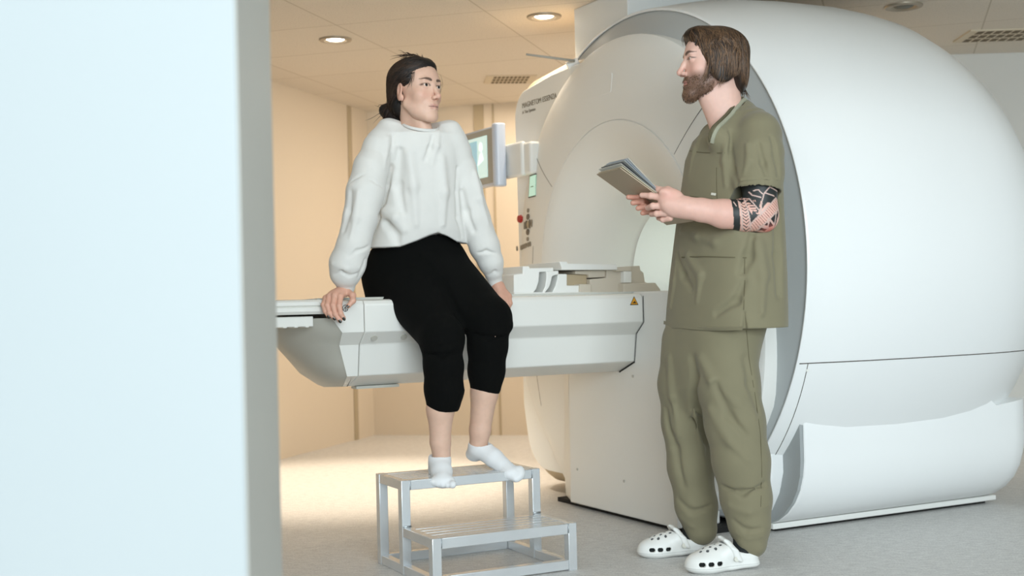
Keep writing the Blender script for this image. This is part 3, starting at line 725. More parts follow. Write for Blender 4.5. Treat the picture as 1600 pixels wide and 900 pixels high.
def skin_cols(base, lips, brow, beard=None):
    base, lips, brow = LC(*base), LC(*lips), LC(*brow)
    blush = LC(214, 142, 124)
    def f(q):
        c = np.tile(base, (len(q), 1)); x, y, z = np.abs(q[:, 0]), q[:, 1], q[:, 2]
        m = np.exp(-(((x-.038)/.022)**2+((z+.032)/.022)**2))*(y > .02)*.30; c = mixc(c, blush, m)
        m = np.exp(-((x/.012)**2+((z+.040)/.012)**2))*(y > .085)*.35; c = mixc(c, blush, m)
        m = (x > .068)*.25*(z < .03)*1.0; c = mixc(c, blush, m)
        # lips
        zl = -.0672; m = (1-smooth(np.abs(z-zl), .0065, .0095))*(1-smooth(x, .016, .023))*(y > .072); c = mixc(c, lips, m*(.85 if beard is not None else .55))
        m = (1-smooth(np.abs(z-zl), .0008, .0022))*(1-smooth(x, .021, .026))*(y > .07); c = mixc(c, lips*.35, m*.8)
        # brows
        zb = .0190+.0040*np.sin(np.clip((x-.012)/.036, 0, 1)*PI*.8); th = np.interp(x, [.010, .018, .035, .050], [.003, .0056, .0042, .001])*(1.35 if beard is not None else 1)
        m = (1-smooth(np.abs(z-zb), th*.6, th*1.5))*(x > .010)*(x < .052)*(y > .04); c = mixc(c, brow, m*.88)
        # lash lines
        ze = -.001; e = np.hypot((x-.0315)/.0150, (z-ze)/.0060)
        m = np.exp(-((e-1)/.22)**2)*(y > .06)*(z > ze-.002)*.8; c = mixc(c, brow, m)
        if beard is not None:
            bc, fn = beard; c = mixc(c, LC(*bc), fn(q))
        return c
    return f
def body_mat(name, rough=.5, sss=.12): return mat(name, (220, 180, 160), rough, attr='Col', sss=sss, var=.03, vscale=60, bump=.05, bscale=400)
def eyeball(hd, s, m, parent, look):
    """eyeball with iris painted around the gaze direction"""
    n, k = 24, 16; v = []; r = .0128
    for i in range(k+1):
        for j in range(n):
            a = PI*i/k; b = 2*PI*j/n; v.append((math.sin(a)*math.cos(b), math.cos(a), math.sin(a)*math.sin(b)))
    v = np.array(v); yaw, pit = look; Rg = rotm(yaw, pit, 0); vv = v@Rg.T*r
    f = [(i*n+j, i*n+(j+1) % n, (i+1)*n+(j+1) % n, (i+1)*n+j) for i in range(k) for j in range(n)]
    ang = np.degrees(np.arccos(np.clip(v[:, 1], -1, 1)))
    c = mixc(np.tile(LC(226, 218, 210), (len(v), 1)), LC(58, 36, 24), 1-smooth(ang, 26, 31)); c = mixc(c, LC(8, 6, 5), 1-smooth(ang, 11, 14))
    o = nmesh('eye', [(hd.out(vv+V3(s*.0312, .0712, -.001)), f)], m, parent, colfn=lambda V, c=c: c)
    return o
def strands(name, vol, guides, m, parent, xf=None, r=0.0011, off=0.0022, sides=4):
    """guides: list of point lists pulled onto the surface of vol"""
    V = []; F_ = []; n = 0; TC = []
    for g, pull, rr in guides:
        g = np.array(g, float)
        if pull:
            for _ in range(4):
                d = vol(g); e = 1e-3
                G = np.stack([vol(g+np.eye(3)[i]*e)-d for i in range(3)], 1)/e
                G /= np.maximum(np.linalg.norm(G, axis=1), .3)[:, None]
                g = g-G*np.clip(d-off, -.02, .02)[:, None]*pull
        if xf is not None: g = xf(g)
        k = len(g); t = np.gradient(g, axis=0); t /= np.maximum(np.linalg.norm(t, axis=1), 1e-9)[:, None]
        up = np.cross(t, V3(.31, .22, .93)); up /= np.maximum(np.linalg.norm(up, axis=1), 1e-6)[:, None]; b = np.cross(t, up)
        w = rr*np.minimum(1, np.minimum(np.linspace(.15, 3, k), np.linspace(3, .1, k)))
        for j in range(sides):
            a = 2*PI*j/sides; V.append(g+(up*math.cos(a)+b*math.sin(a))*w[:, None])
        for j in range(sides):
            for i in range(k-1):
                a = n+j*k+i; c = n+((j+1) % sides)*k+i; F_.append((a, c, c+1, a+1))
        n += k*sides; t0 = rng.random(); TC.append(np.tile(t0+.25*np.linspace(-.5, .5, k), sides))
    return np.concatenate(V), np.array(F_), np.clip(np.concatenate(TC), 0, 1)
def hair_cols(n0, tc, dark, light):
    dark, light = LC(*dark), LC(*light); c = np.tile(dark, (n0+len(tc), 1)); c[n0:] = mixc(np.tile(dark, (len(tc), 1)), light, tc**1.6); return c
def bez(p0, p1, p2, n=10):
    t = np.linspace(0, 1, n)[:, None]; return (1-t)**2*np.array(p0)+2*t*(1-t)*np.array(p1)+t*t*np.array(p2)
def finger(vol, pts, r0, r1, k=.004):
    rs = np.linspace(r0, r1, len(pts)); vol.chain(pts, list(rs), k)
    for i in range(1, len(pts)-1): vol.ell(pts[i], [rs[i]*1.06]*3, .003)
def fold(vol, pts, r, depth=.5, k=.012, mode='s'):
    """crease (mode s) or ridge (mode u) drawn along points lying on the surface"""
    vol.chain([np.array(p, float) for p in pts], [r*.4]+[r]*(len(pts)-2)+[r*.4], k, mode)
def onsurf(vol, px, py, Y0, Y1=None, inset=0.0, n=90):
    """point where the view line through (px, py) meets the volume between two depths"""
    Y1 = Y0+.35 if Y1 is None else Y1
    Ys = np.linspace(Y0, Y1, n); pts = np.array([P(px, py, y) for y in Ys]); d = vol(pts)
    i = np.argmax(d < 0)
    if d[i] >= 0: i = int(np.argmin(d))
    y = Ys[i]+inset; return P(px, py, y)
# ---------------------------------------------------------------- the seated woman
SK = body_mat('skin')
mat('eye_wet', (230, 225, 220), 0.12, attr='Col', coat=.6)
mat('knit_white', (228, 226, 221), 0.85, sheen=.25, bump=.35, bscale=900, var=.012, vscale=30)
mat('cloth_black', (7, 8, 7), 0.95, spec=.15, bump=.3, bscale=700)
mat('sock_white', (240, 241, 242), 0.85, sheen=.2, bump=.4, bscale=1000, var=.012, vscale=40)
mat('hair_black', (26, 20, 17), 0.5, attr='Col')
mat('nail_dark', (38, 36, 24), 0.2, coat=.5)
wom = tag(empty('person', (-0.45, 4.72, 0.925)), 'seated person in a white sweatshirt and black cropped trousers, gripping the table edge', 'person')
def keep(o, root):
    o.parent = root; o.matrix_parent_inverse = Matrix.Translation(-Vector(root.location)); return o
wf = np.array([.469, -.883, 0]); wr_ = np.array([.883, .469, 0])     # her forward, and towards the viewer's right

# head
yaw = math.atan2(-math.cos(math.radians(49)), math.sin(math.radians(49)))-PI/2
Rw = rotm(yaw, 0.03, -0.03)
hw = Head(P(651, 139.5, 4.60), Rw, .93, 1.15, False, 1.0)
hv, hf = hw.vol.surf(.0019)
scol = skin_cols((222, 182, 160), (192, 132, 122), (58, 38, 30))
hc = scol(hv); head_part = (hw.out(hv), hf)
# neck, arms, trunk, legs under the clothes
B = Vol()
nb = P(652, 222, 4.66)
B.cap(hw.out((0, -.030, -.035)), nb, .046, .054, .02)
B.cap(hw.out((0, .012, -.075)), P(662, 205, 4.60), .030, .032, .03)
B.chain([nb, P(645, 300, 4.72), P(640, 420, 4.80)], [.07, .09, .10], .03)
B.chain([nb, P(612, 228, 4.60), P(565, 325, 4.49), P(540, 430, 4.49)], [.040, .022, .030, .026], .02)
B.chain([nb, P(700, 232, 4.70), P(741, 335, 4.74), P(771, 430, 4.80)], [.040, .022, .030, .026], .02)
B.chain([P(620, 430, 4.78), P(692, 540, 4.44), P(688, 640, 4.43)], [.07, .048, .045], .02)
B.chain([P(688, 640, 4.43), P(688, 690, 4.44), P(690, 712, 4.445)], [.046, .035, .032], .02)
B.chain([P(700, 420, 4.85), P(765, 505, 4.52), P(757, 612, 4.55)], [.07, .048, .046], .02)
B.chain([P(757, 612, 4.55), P(750, 672, 4.56), P(747, 700, 4.57)], [.048, .037, .032], .02)
bp_ = B.surf(.0055)
# necklines: collar bones stay under the sweater
# right hand on the table's end (viewer's left)
HR = Vol()
wrist = P(541, 447, 4.50); 
kn_ = [P(509, 466, 4.462), P(515, 463, 4.450), P(523, 462, 4.440), P(532, 463.5, 4.436)]
HR.cap(P(541, 440, 4.50), P(538, 454, 4.49), .024, .024, .01)
for q in kn_: HR.cap(P(537, 453, 4.487), q, .017, .0115, .010)
HR.ell(P(528, 459, 4.468), (.030, .026, .014), .012)
F4 = [[kn_[0], P(505.5, 476, 4.432), P(508, 486, 4.424), P(513, 494, 4.426)],
      [kn_[1], P(511.5, 477, 4.424), P(515, 489, 4.416), P(522, 497, 4.418)],
      [kn_[2], P(520.5, 477, 4.418), P(524, 491, 4.410), P(531, 501, 4.412)],
      [kn_[3], P(530, 478, 4.414), P(532.5, 490, 4.408), P(537, 497, 4.411)]]
for i, F_ in enumerate(F4): finger(HR, F_, [.0095, .0102, .0105, .0105][i], [.0068, .0074, .0076, .0076][i])
TH_ = [P(543, 456, 4.475), P(551, 462, 4.45), P(551.5, 470, 4.434), P(544.5, 478, 4.425)]
finger(HR, TH_, .0125, .0082, .008)
hr = HR.surf(.0016)
nails = MB()
def nail(a, b, r=.0052):
    a = np.array(a); b = np.array(b); d = (b-a)/np.linalg.norm(b-a); toc = V3(0, -1, 0); n = toc-d*(toc@d); n /= np.linalg.norm(n); s_ = np.cross(d, n)
    c0 = b+d*.001+n*.0058
    rows = []
    for i, (t, ww) in enumerate(((-.005, .8), (0, 1.0), (.005, .9), (.008, .4))):
        rows.append([c0+d*t+s_*(r*ww*math.sin(a2))+n*(.0022*math.cos(a2)-.001*(i > 2)) for a2 in np.linspace(-1.3, 1.3, 7)])
    v, f = loft(rows, closed=False); nails.add(v, f)
for F_ in F4+[TH_]:
    nails = MB(); nail(F_[-2], F_[-1]); keep(nails.build('fingernail', MATS['nail_dark'], None, True), wom)
# left hand beside the far thigh
HL = Vol()
HL.cap(P(772, 440, 4.80), P(778, 448, 4.79), .023, .025, .01)
kl = [P(795, 463, 4.775), P(791, 467, 4.765), P(786, 468, 4.755), P(781, 468, 4.75)]
for q in kl: HL.cap(P(779, 449, 4.787), q, .018, .012, .010)
FL_ = [[kl[0], P(797, 474, 4.765), P(793.5, 483, 4.765)], [kl[1], P(793, 478, 4.755), P(790, 488, 4.757)], [kl[2], P(788, 479, 4.748), P(786, 489, 4.75)], [kl[3], P(783, 480, 4.742), P(781, 489, 4.746)]]
for F_ in FL_: finger(HL, F_, .0100, .0078)
finger(HL, [P(775, 452, 4.78), P(768, 462, 4.77), P(765, 472, 4.765)], .012, .009, .008)
hl = HL.surf(.002)
def wcol(V):
    base = np.tile(LC(224, 184, 162), (len(V), 1)); return base
allv = [head_part, bp_, hr, hl]
cw = np.concatenate([hc, np.tile(LC(222, 184, 162), (len(bp_[0]), 1)), np.tile(LC(222, 172, 150), (len(hr[0]), 1)), np.tile(LC(214, 164, 142), (len(hl[0]), 1))])
keep(nmesh('body', allv, SK, None, colfn=lambda V: cw), wom)
eo = [eyeball(hw, s, MATS['eye_wet'], None, (-0.16, 0.02)) for s in (-1, 1)]
for e in eo: keep(e, wom)

# hair
Hh = Vol()
Hh.ell((0, -.022, .040), (.082, .098, .084), .02)
Hh.ell((0, -.070, -.015), (.064, .050, .070), .02)
Hh.ell((0, .012, .084), (.056, .062, .034), .02)
for s in (-1, 1): Hh.ell((s*.061, -.012, .034), (.019, .040, .040), .02)
Hh.ell((0, .102, -.036), (.059, .088, .116), .010, 's')
for s in (-1, 1): Hh.ell((s*.085, .012, -.040), (.030, .048, .050), .012, 's')
Hh.ell((.0, -.125, -.062), (.040, .036, .034), .016)
Hh.ell((.014, -.150, -.050), (.026, .022, .022), .012)
Hh.ell((-.010, -.110, -.085), (.034, .030, .022), .014)
for s in (-1, 1): Hh.ell((s*.084, -.010, -.016), (.022, .022, .034), .006, 's')
hp = Hh.surf(.0028)
gd = []
def hairpt(az, el, r=.10): return np.array([r*math.sin(az)*math.cos(el), -.02+r*math.cos(az)*math.cos(el), .035+r*math.sin(el)])
bun = np.array([0, -.118, -.055])
for i in range(420):
    az = rng.uniform(-PI, PI); el = rng.uniform(.05, 1.3)
    if abs(az) < 1.2 and el < .75: el = rng.uniform(.78, 1.25)
    a = hairpt(az, el); b = bun+rng.normal(0, .014, 3); mid = hairpt(az*1.0+(.7 if az > 0 else -.7), el*.62, .105)
    gd.append((bez(a, mid+rng.normal(0, .006, 3), b, 14)+rng.normal(0, .0012, (14, 3)), .9, rng.uniform(.0008, .0018)))
for i in range(420):     # swept back from the hairline
    az = rng.uniform(.05, 1.45)*rng.choice((-1, 1)); a = np.array([.066*math.sin(az), .068*math.cos(az)+rng.uniform(-.02, .012), .082-.05*(abs(az)/1.45)**1.6+rng.normal(0, .008)])
    b = bun+rng.normal(0, .014, 3); sx = 1 if az > 0 else -1
    mid = np.array([sx*rng.uniform(.07, .13), -.02+rng.normal(0, .01), rng.uniform(.02, .12)])
    gd.append((bez(a, mid, b, 16)+rng.normal(0, .0012, (16, 3)), .85, rng.uniform(.0010, .0020)))
for i in range(160):     # over the ears
    s = rng.choice((-1, 1)); a = np.array([s*.066, rng.uniform(.015, .045), rng.uniform(.015, .07)]); b = bun+rng.normal(0, .014, 3)
    gd.append((bez(a, [s*.088, -.04, .035+rng.normal(0, .015)], b, 14)+rng.normal(0, .001, (14, 3)), .8, rng.uniform(.0010, .0018)))
for i in range(120):     # the knot
    a0 = rng.uniform(0, 2*PI); t = np.linspace(0, rng.uniform(1.5, 4), 12)
    rr = rng.uniform(.026, .038); q = np.stack([.004+rr*np.cos(a0+t)*.9, -.125+rr*.8*np.sin(a0+t)*.9, -.062+rr*.8*np.sin(a0+t+rng.uniform(-.8, .8))], 1)
    gd.append((q, .3, .0012))
for i in range(36):      # loose ends
    a = bun+rng.normal(0, .016, 3); d = np.array([rng.normal(0, .02), -rng.uniform(.02, .055), rng.normal(-.018, .028)])
    gd.append((bez(a, a+d*.7+rng.normal(0, .008, 3), a+d+rng.normal(0, .014, 3)+[0, 0, -.012], 9), 0, .0007))
for i in range(60):      # tousled top
    az = rng.uniform(-1.5, 1.5); a = hairpt(az, rng.uniform(.95, 1.4), .098); d = rng.normal(0, .014, 3); d[2] = abs(d[2])*.55; d[1] -= .02
    gd.append((bez(a, a+d+[0, 0, .006], a+d*1.6+[0, -.012, -.002], 8), 0, .0008))
for s in (-1, 1):
    for i in range(10):  # wisps at the temples
        a = np.array([s*.060, .048, .052])+rng.normal(0, .005, 3); gd.append((bez(a, a+[s*.012, .008, -.03], a+[s*.008, -.012, -.065]+rng.normal(0, .006, 3), 10), 0, .0005))
st_ = strands('s', Hh, gd, None, None)
keep(nmesh('hair', [(hw.out(hp[0]), hp[1]), (hw.out(st_[0]), st_[1])], MATS['hair_black'], None, colfn=lambda V: hair_cols(len(hp[0]), st_[2], (18, 13, 11), (74, 54, 42))), wom)

# sweatshirt
S = Vol()
def tors(lx, rx, y, Y, b): c = (P(lx, y, Y)+P(rx, y, Y))/2; hwid = (P(rx, y, Y)-P(lx, y, Y))[0]/2/.90; return (c, hwid, b)
hemx = [(570, 386), (600, 387), (625, 386), (650, 377), (670, 368), (684, 363), (698, 368), (712, 376), (728, 378), (745, 380)]
hx = np.array([P(a, b, 4.62)[0] for a, b in hemx]); hz = np.array([P(a, b, 4.62)[2] for a, b in hemx])
S.stack([tors(578, 728, 400, 4.75, .135), tors(576, 726, 386, 4.75, .142), tors(582, 724, 360, 4.74, .15), tors(590, 719, 320, 4.72, .145), tors(596, 717, 270, 4.70, .135), tors(590, 722, 235, 4.68, .125), tors(600, 714, 212, 4.66, .10), tors(615, 700, 198, 4.65, .06)],
        wr_, .03, 2.2, bot=lambda p: np.interp(p[:, 0], hx, hz))
# shrugged shoulders
S.chain([P(606, 203, 4.60), P(592, 230, 4.56)], [.040, .055], .03)
S.chain([P(703, 206, 4.68), P(713, 235, 4.70)], [.040, .050], .03)
S.cap(P(612, 212, 4.62), P(700, 214, 4.68), .050, .048, .03)
# sleeves
S.chain([P(596, 225, 4.57), P(580, 262, 4.53), P(571, 300, 4.50), P(563, 340, 4.48), P(552, 385, 4.47), P(543, 412, 4.475), P(540, 426, 4.48)], [.052, .062, .067, .060, .058, .063, .056], .02)
S.chain([P(708, 225, 4.69), P(722, 262, 4.71), P(732, 295, 4.72), P(742, 340, 4.74), P(757, 385, 4.76), P(767, 410, 4.77), P(771, 424, 4.78)], [.048, .050, .050, .055, .056, .046, .036], .02)
# folds
def fS(pts, r, mode='s', k=.014, inset=-.001, Y0=4.3): fold(S2, [onsurf(S, a, b, Y0, Y0+.45, inset) for a, b in pts], r, k=k, mode=mode)
S2 = Vol(); S2.ops = list(S.ops)
fS([(614, 212), (613, 235), (610, 262), (606, 290), (598, 325), (588, 355)], .006, k=.012)
fS([(606, 215), (603, 240), (600, 262)], .006, 'u')
fS([(714, 262), (713, 300), (715, 340), (722, 370)], .006, k=.012)
fS([(577, 280), (588, 286), (600, 294)], .003, k=.006)
fS([(548, 285), (560, 276), (570, 272)], .003, k=.006)
fS([(592, 338), (605, 350), (618, 368), (622, 380)], .010, k=.02)
fS([(600, 330), (618, 340), (632, 360)], .012, 'u', k=.03)
fS([(676, 214), (672, 232), (664, 250)], .006, k=.014)
fS([(684, 205), (682, 228), (676, 255)], .007, 'u', k=.016)
fS([(640, 240), (646, 290), (650, 350)], .009, 'u', k=.03)
fS([(690, 250), (694, 300), (692, 350)], .010, 'u', k=.03)
fS([(625, 235), (622, 290), (630, 330)], .007, k=.025)
fS([(548, 300), (545, 330), (537, 360)], .007, k=.018)
fS([(560, 300), (556, 340), (548, 372)], .008, 'u', k=.02)
fS([(575, 385), (558, 392), (545, 402)], .004, k=.010)
fS([(520, 412), (540, 420), (562, 418)], .006, 'u', k=.014)
fS([(522, 430), (534, 424), (546, 431), (560, 426)], .004, k=.008)
fS([(570, 405), (566, 420), (560, 432)], .005, k=.010)
fS([(722, 300), (728, 330), (740, 360)], .007, k=.02)
fS([(742, 270), (750, 310), (762, 350)], .008, 'u', k=.02)
fS([(748, 395), (760, 392), (774, 396)], .004, k=.010)
fS([(764, 430), (773, 424), (782, 428)], .004, k=.008)
# neckline opening
S2.ell(P(657, 186, 4.60), (.075, .075, .058), .008, 's')
# cuffs
S2.cap(P(541, 428, 4.485), P(540.5, 447, 4.495), .036, .033, .006)
S2.cap(P(770, 424, 4.785), P(774, 441, 4.795), .032, .027, .006)
sw = S2.surf(.0042); keep(nmesh('sweatshirt', [(relax(sw[0], sw[1], 1), sw[1])], MATS['knit_white'], None), wom)
# rib collar
cr = MB(); pts = []
for a in np.linspace(0, 2*PI, 40, endpoint=False):
    q = V3(*P(657, 203, 4.625)); q = q+wr_*(.064*math.cos(a))+wf*(.062*math.sin(a))+V3(0, 0, .014-.020*max(math.sin(a), 0)-.004*math.sin(a)); pts.append(tuple(q))
cr.tube(pts, .0062, 8, closed=True); keep(cr.build('collar', MATS['knit_white'], None, True), wom)

# trousers
T_ = Vol()
T_.stack([(P(640, 470, 4.84), .165, .13), (P(642, 430, 4.82), .175, .145), (P(648, 395, 4.78), .160, .135), (P(652, 372, 4.76), .140, .12)], wr_, .04, 2.4)
T_.cap(P(612, 430, 4.76), P(690, 528, 4.46), .100, .074, .05)
T_.cap(P(692, 418, 4.80), P(766, 497, 4.54), .098, .074, .05)
T_.cap(P(652, 405, 4.72), P(722, 490, 4.56), .095, .06, .05)
T_.chain([P(691, 528, 4.45), P(694, 570, 4.43), P(694, 608, 4.43), P(693, 628, 4.43)], [.074, .070, .067, .060], .03)
T_.chain([P(764, 498, 4.535), P(762, 540, 4.54), P(760, 580, 4.55), P(759, 602, 4.55)], [.074, .070, .064, .056], .03)
T_.ell(P(667, 541, 4.44), (.020, .03, .013), .01); T_.ell(P(791, 509, 4.54), (.024, .03, .024), .012)
TT = Vol(); TT.ops = list(T_.ops)
def fT(pts, r, mode='s', k=.014): fold(TT, [onsurf(T_, a, b, 4.25, 4.8, -.001) for a, b in pts], r, k=k, mode=mode)
fT([(665, 552), (690, 556), (715, 548)], .006); fT([(668, 532), (690, 536), (712, 528)], .006, 'u')
fT([(738, 520), (762, 528), (790, 524)], .006); fT([(650, 400), (690, 440), (720, 500)], .008, k=.03)
fT([(728, 520), (727, 560), (727, 600)], .012, k=.02)
# flat bottoms of the legs
TT.ell(P(692, 663, 4.43), (.09, .09, .052), .003, 's'); TT.ell(P(758, 640, 4.55), (.09, .09, .060), .003, 's')
tt = TT.surf(.0055); keep(nmesh('trousers', [(relax(tt[0], tt[1], 1), tt[1])], MATS['cloth_black'], None), wom)

# socks
K = Vol()
K.cap(P(686.5, 702, 4.442), P(687, 722, 4.452), .036, .036, .01)
K.ell(P(682, 733, 4.470), (.030, .034, .030), .015)
K.chain([P(687, 722, 4.44), P(690, 737, 4.40), P(692, 749, 4.355)], [.038, .036, .030], .015, n=(0, 0, 1), f=.95)
K.ell(P(691, 752, 4.34), (.044, .030, .022), .012)
for i, (x, y, r) in enumerate(((707, 757, .0135), (699.5, 757.5, .0115), (692, 757, .011), (684.5, 755.5, .0105), (677.5, 753, .010))): K.ell(P(x, y, 4.315+.004*i), (r, r*1.3, r), .006)
K.cap(P(687, 699, 4.441), P(687, 703, 4.442), .0385, .038, .003)
K.cap(P(687, 690, 4.441), P(687, 696.5, 4.441), .05, .05, .002, 's')
kr = K.surf(.0026); keep(nmesh('sock', [kr], MATS['sock_white'], None), wom)
K = Vol()
K.cap(P(750.5, 684, 4.562), P(748, 700, 4.575), .038, .038, .01)
K.ell(P(742, 709, 4.60), (.033, .036, .028), .015)
K.chain([P(750, 700, 4.57), P(772, 716, 4.53), P(792, 733, 4.49)], [.037, .033, .028], .015)
K.ell(P(799, 739, 4.475), (.036, .034, .026), .012)
for i, (x, y, r) in enumerate(((806, 747, .015), (811, 744.5, .0135), (813.5, 741, .0125), (814, 737, .012), (812, 733.5, .012))): K.ell(P(x, y, 4.452+.006*i), (r, r*1.2, r), .012)
K.cap(P(751, 681, 4.56), P(750.5, 685, 4.562), .0395, .039, .003)
K.cap(P(751.5, 671, 4.56), P(751, 678, 4.56), .052, .052, .002, 's')
kl2 = K.surf(.0026); keep(nmesh('sock', [kl2], MATS['sock_white'], None), wom)
# ---------------------------------------------------------------- the standing man
mat('scrub_olive', (132, 125, 99), 0.85, sheen=.15, bump=.3, bscale=800, var=.02, vscale=14)
mat('scrub_trim', (168, 168, 148), 0.8, bump=.3, bscale=800)
mat('scrub_dark', (82, 76, 56), 0.9)
mat('hair_brown', (66, 46, 32), 0.45, attr='Col'); mat('seam_shade_olive', (104, 97, 74), .9)  # seam colour darkened in place of the shading the flat ribbons lack
mat('clog_white', (240, 240, 236), 0.45, attr='Col', bump=.05, bscale=200)
mat('clog_inner_shade', (30, 34, 34), 0.9)
mat('label_white', (226, 224, 212), 0.6)
man = tag(empty('person', (0.60, 4.36, 0.0)), 'standing person in olive scrubs with a tattooed forearm, holding a clipboard', 'person')
mf = np.array([-.88, -.475, 0]); ml = np.array([.475, -.88, 0])     # his forward, and his left (towards the viewer)
# head
Rm = rotm(math.radians(90+7), 0.02, 0.02)
hm_ = Head(P(1111, 95.0, 4.36), Rm, .88, 1.15, True, 1.03)
def beardfn(q):
    x, y, z = np.abs(q[:, 0]), q[:, 1], q[:, 2]
    m = smooth(-z, .030+.35*np.maximum(.055-y, 0)*0+.0, .058)*smooth(y, -.005, .012)
    up = smooth(-z, .018, .05)*(1-smooth(y, .015, .04))*smooth(y, -.01, .01)
    m = np.maximum(m*.8, up*.55)
    mo = (1-smooth(np.abs(z+.0555), .0055, .0085))*(1-smooth(x, .022, .030))*(y > .072)
    m = np.maximum(m*(1-np.exp(-((x/.020)**2+((z+.045)/.012)**2))), mo*.92)
    lipz = (1-smooth(np.abs(z+.0680), .003, .0055))*(1-smooth(x, .014, .02))*(y > .076); m = m*(1-lipz)
    ch = np.exp(-(((z+.098)/.022)**2+((y-.07)/.035)**2)); m = np.clip(m+.25*ch, 0, .93)
    return m
mcol = skin_cols((226, 184, 168), (186, 122, 112), (62, 42, 32), ((100, 72, 54), beardfn))
mh = hm_.vol; mh.ell((0, .074, -.102), (.026, .020, .016), .02)
mv, mfc = mh.surf(.0019); mc_ = mcol(mv); mhead = (hm_.out(mv), mfc)
B = Vol()
nbm = P(1142, 212, 4.38)
B.cap(hm_.out((0, -.030, -.035)), nbm, .056, .056, .03)
B.cap(hm_.out((0, .020, -.080)), P(1128, 200, 4.365), .038, .036, .03)
B.cap(P(1160, 208, 4.31), P(1130, 214, 4.44), .036, .036, .04)
B.chain([P(1140, 250, 4.38), P(1140, 330, 4.38), P(1138, 480, 4.38)], [.10, .11, .12], .03)
B.chain([P(1110, 500, 4.45), P(1072, 680, 4.50), P(1085, 845, 4.53)], [.07, .05, .035], .02)
B.chain([P(1140, 500, 4.30), P(1158, 690, 4.27), P(1175, 855, 4.26)], [.075, .055, .038], .02)
B.chain([P(1120, 230, 4.54), P(1098, 330, 4.56), P(1040, 326, 4.42), P(1020, 322, 4.36)], [.05, .042, .034, .027], .02)
bpm = B.surf(.006)
# near arm with forearm and hand
A = Vol()
sh_ = P(1184, 250, 4.205); elb = P(1189, 334, 4.17)
A.chain([sh_, P(1186, 280, 4.19), elb], [.055, .060, .052], .02)
A.ell(P(1196, 345, 4.175), (.030, .032, .030), .03)
A.chain([elb, P(1165, 336, 4.165), P(1130, 334, 4.16), P(1095, 328, 4.16), P(1076, 325, 4.16)], [.051, .052, .046, .037, .033], .02, n=(0, 1, 0), f=.85)
# palm
A.ell(P(1055, 321, 4.165), (.036, .022, .038), .02)
A.cap(P(1072, 325, 4.16), P(1043, 318, 4.17), .032, .028, .02)
A.cap(P(1050, 306, 4.165), P(1036, 309, 4.172), .020, .016, .014)
A.ell(P(1040, 300, 4.160), (.022, .016, .014), .014)       # thumb ball over the board edge
finger(A, [P(1058, 305, 4.165), P(1043, 298, 4.172), P(1030, 297, 4.20), P(1022, 293, 4.235)], .016, .0090, .010)
finger(A, [P(1035, 309, 4.172), P(1017, 306, 4.185), P(1003, 305, 4.205)], .0125, .0088, .006)
finger(A, [P(1036, 322, 4.172), P(1020, 322, 4.180), P(1012, 325, 4.215)], .0120, .0090, .005)
finger(A, [P(1040, 333, 4.175), P(1026, 334, 4.188), P(1018, 335, 4.22)], .0115, .0085, .005)
finger(A, [P(1047, 341, 4.18), P(1036, 343, 4.195), P(1029, 341, 4.225)], .0105, .0080, .005)
am = A.surf(.0019)
# far hand: fingers wrap under the board
G = Vol()
G.cap(P(1030, 325, 4.42), P(1012, 316, 4.37), .030, .028, .02)
G.ell(P(1006, 314, 4.355), (.030, .030, .022), .015)
finger(G, [P(1008, 308, 4.335), P(996, 309, 4.285), P(982, 308, 4.275)], .0105, .0085, .005)
finger(G, [P(1014, 314, 4.335), P(1003, 315, 4.270), P(989, 317, 4.262)], .0108, .0088, .005)
finger(G, [P(1018, 322, 4.335), P(1008, 323, 4.265), P(997, 325.5, 4.258)], .0105, .0086, .005)
finger(G, [P(1023, 330, 4.34), P(1014, 331, 4.270), P(1004, 333, 4.262)], .0100, .0082, .005)
finger(G, [P(1002, 306, 4.38), P(988, 297, 4.40), P(980, 290, 4.395)], .012, .009, .006)
gm = G.surf(.0022)
def seg(px, pz, x0, y0, x1, y1, w):
    d = np.hypot(x1-x0, y1-y0)**2; t = np.clip(((px-x0)*(x1-x0)+(pz-y0)*(y1-y0))/max(d, 1e-9), 0, 1)
    return np.hypot(px-(x0+t*(x1-x0)), pz-(y0+t*(y1-y0))) < w
o_ = P(1189, 334, 4.17)
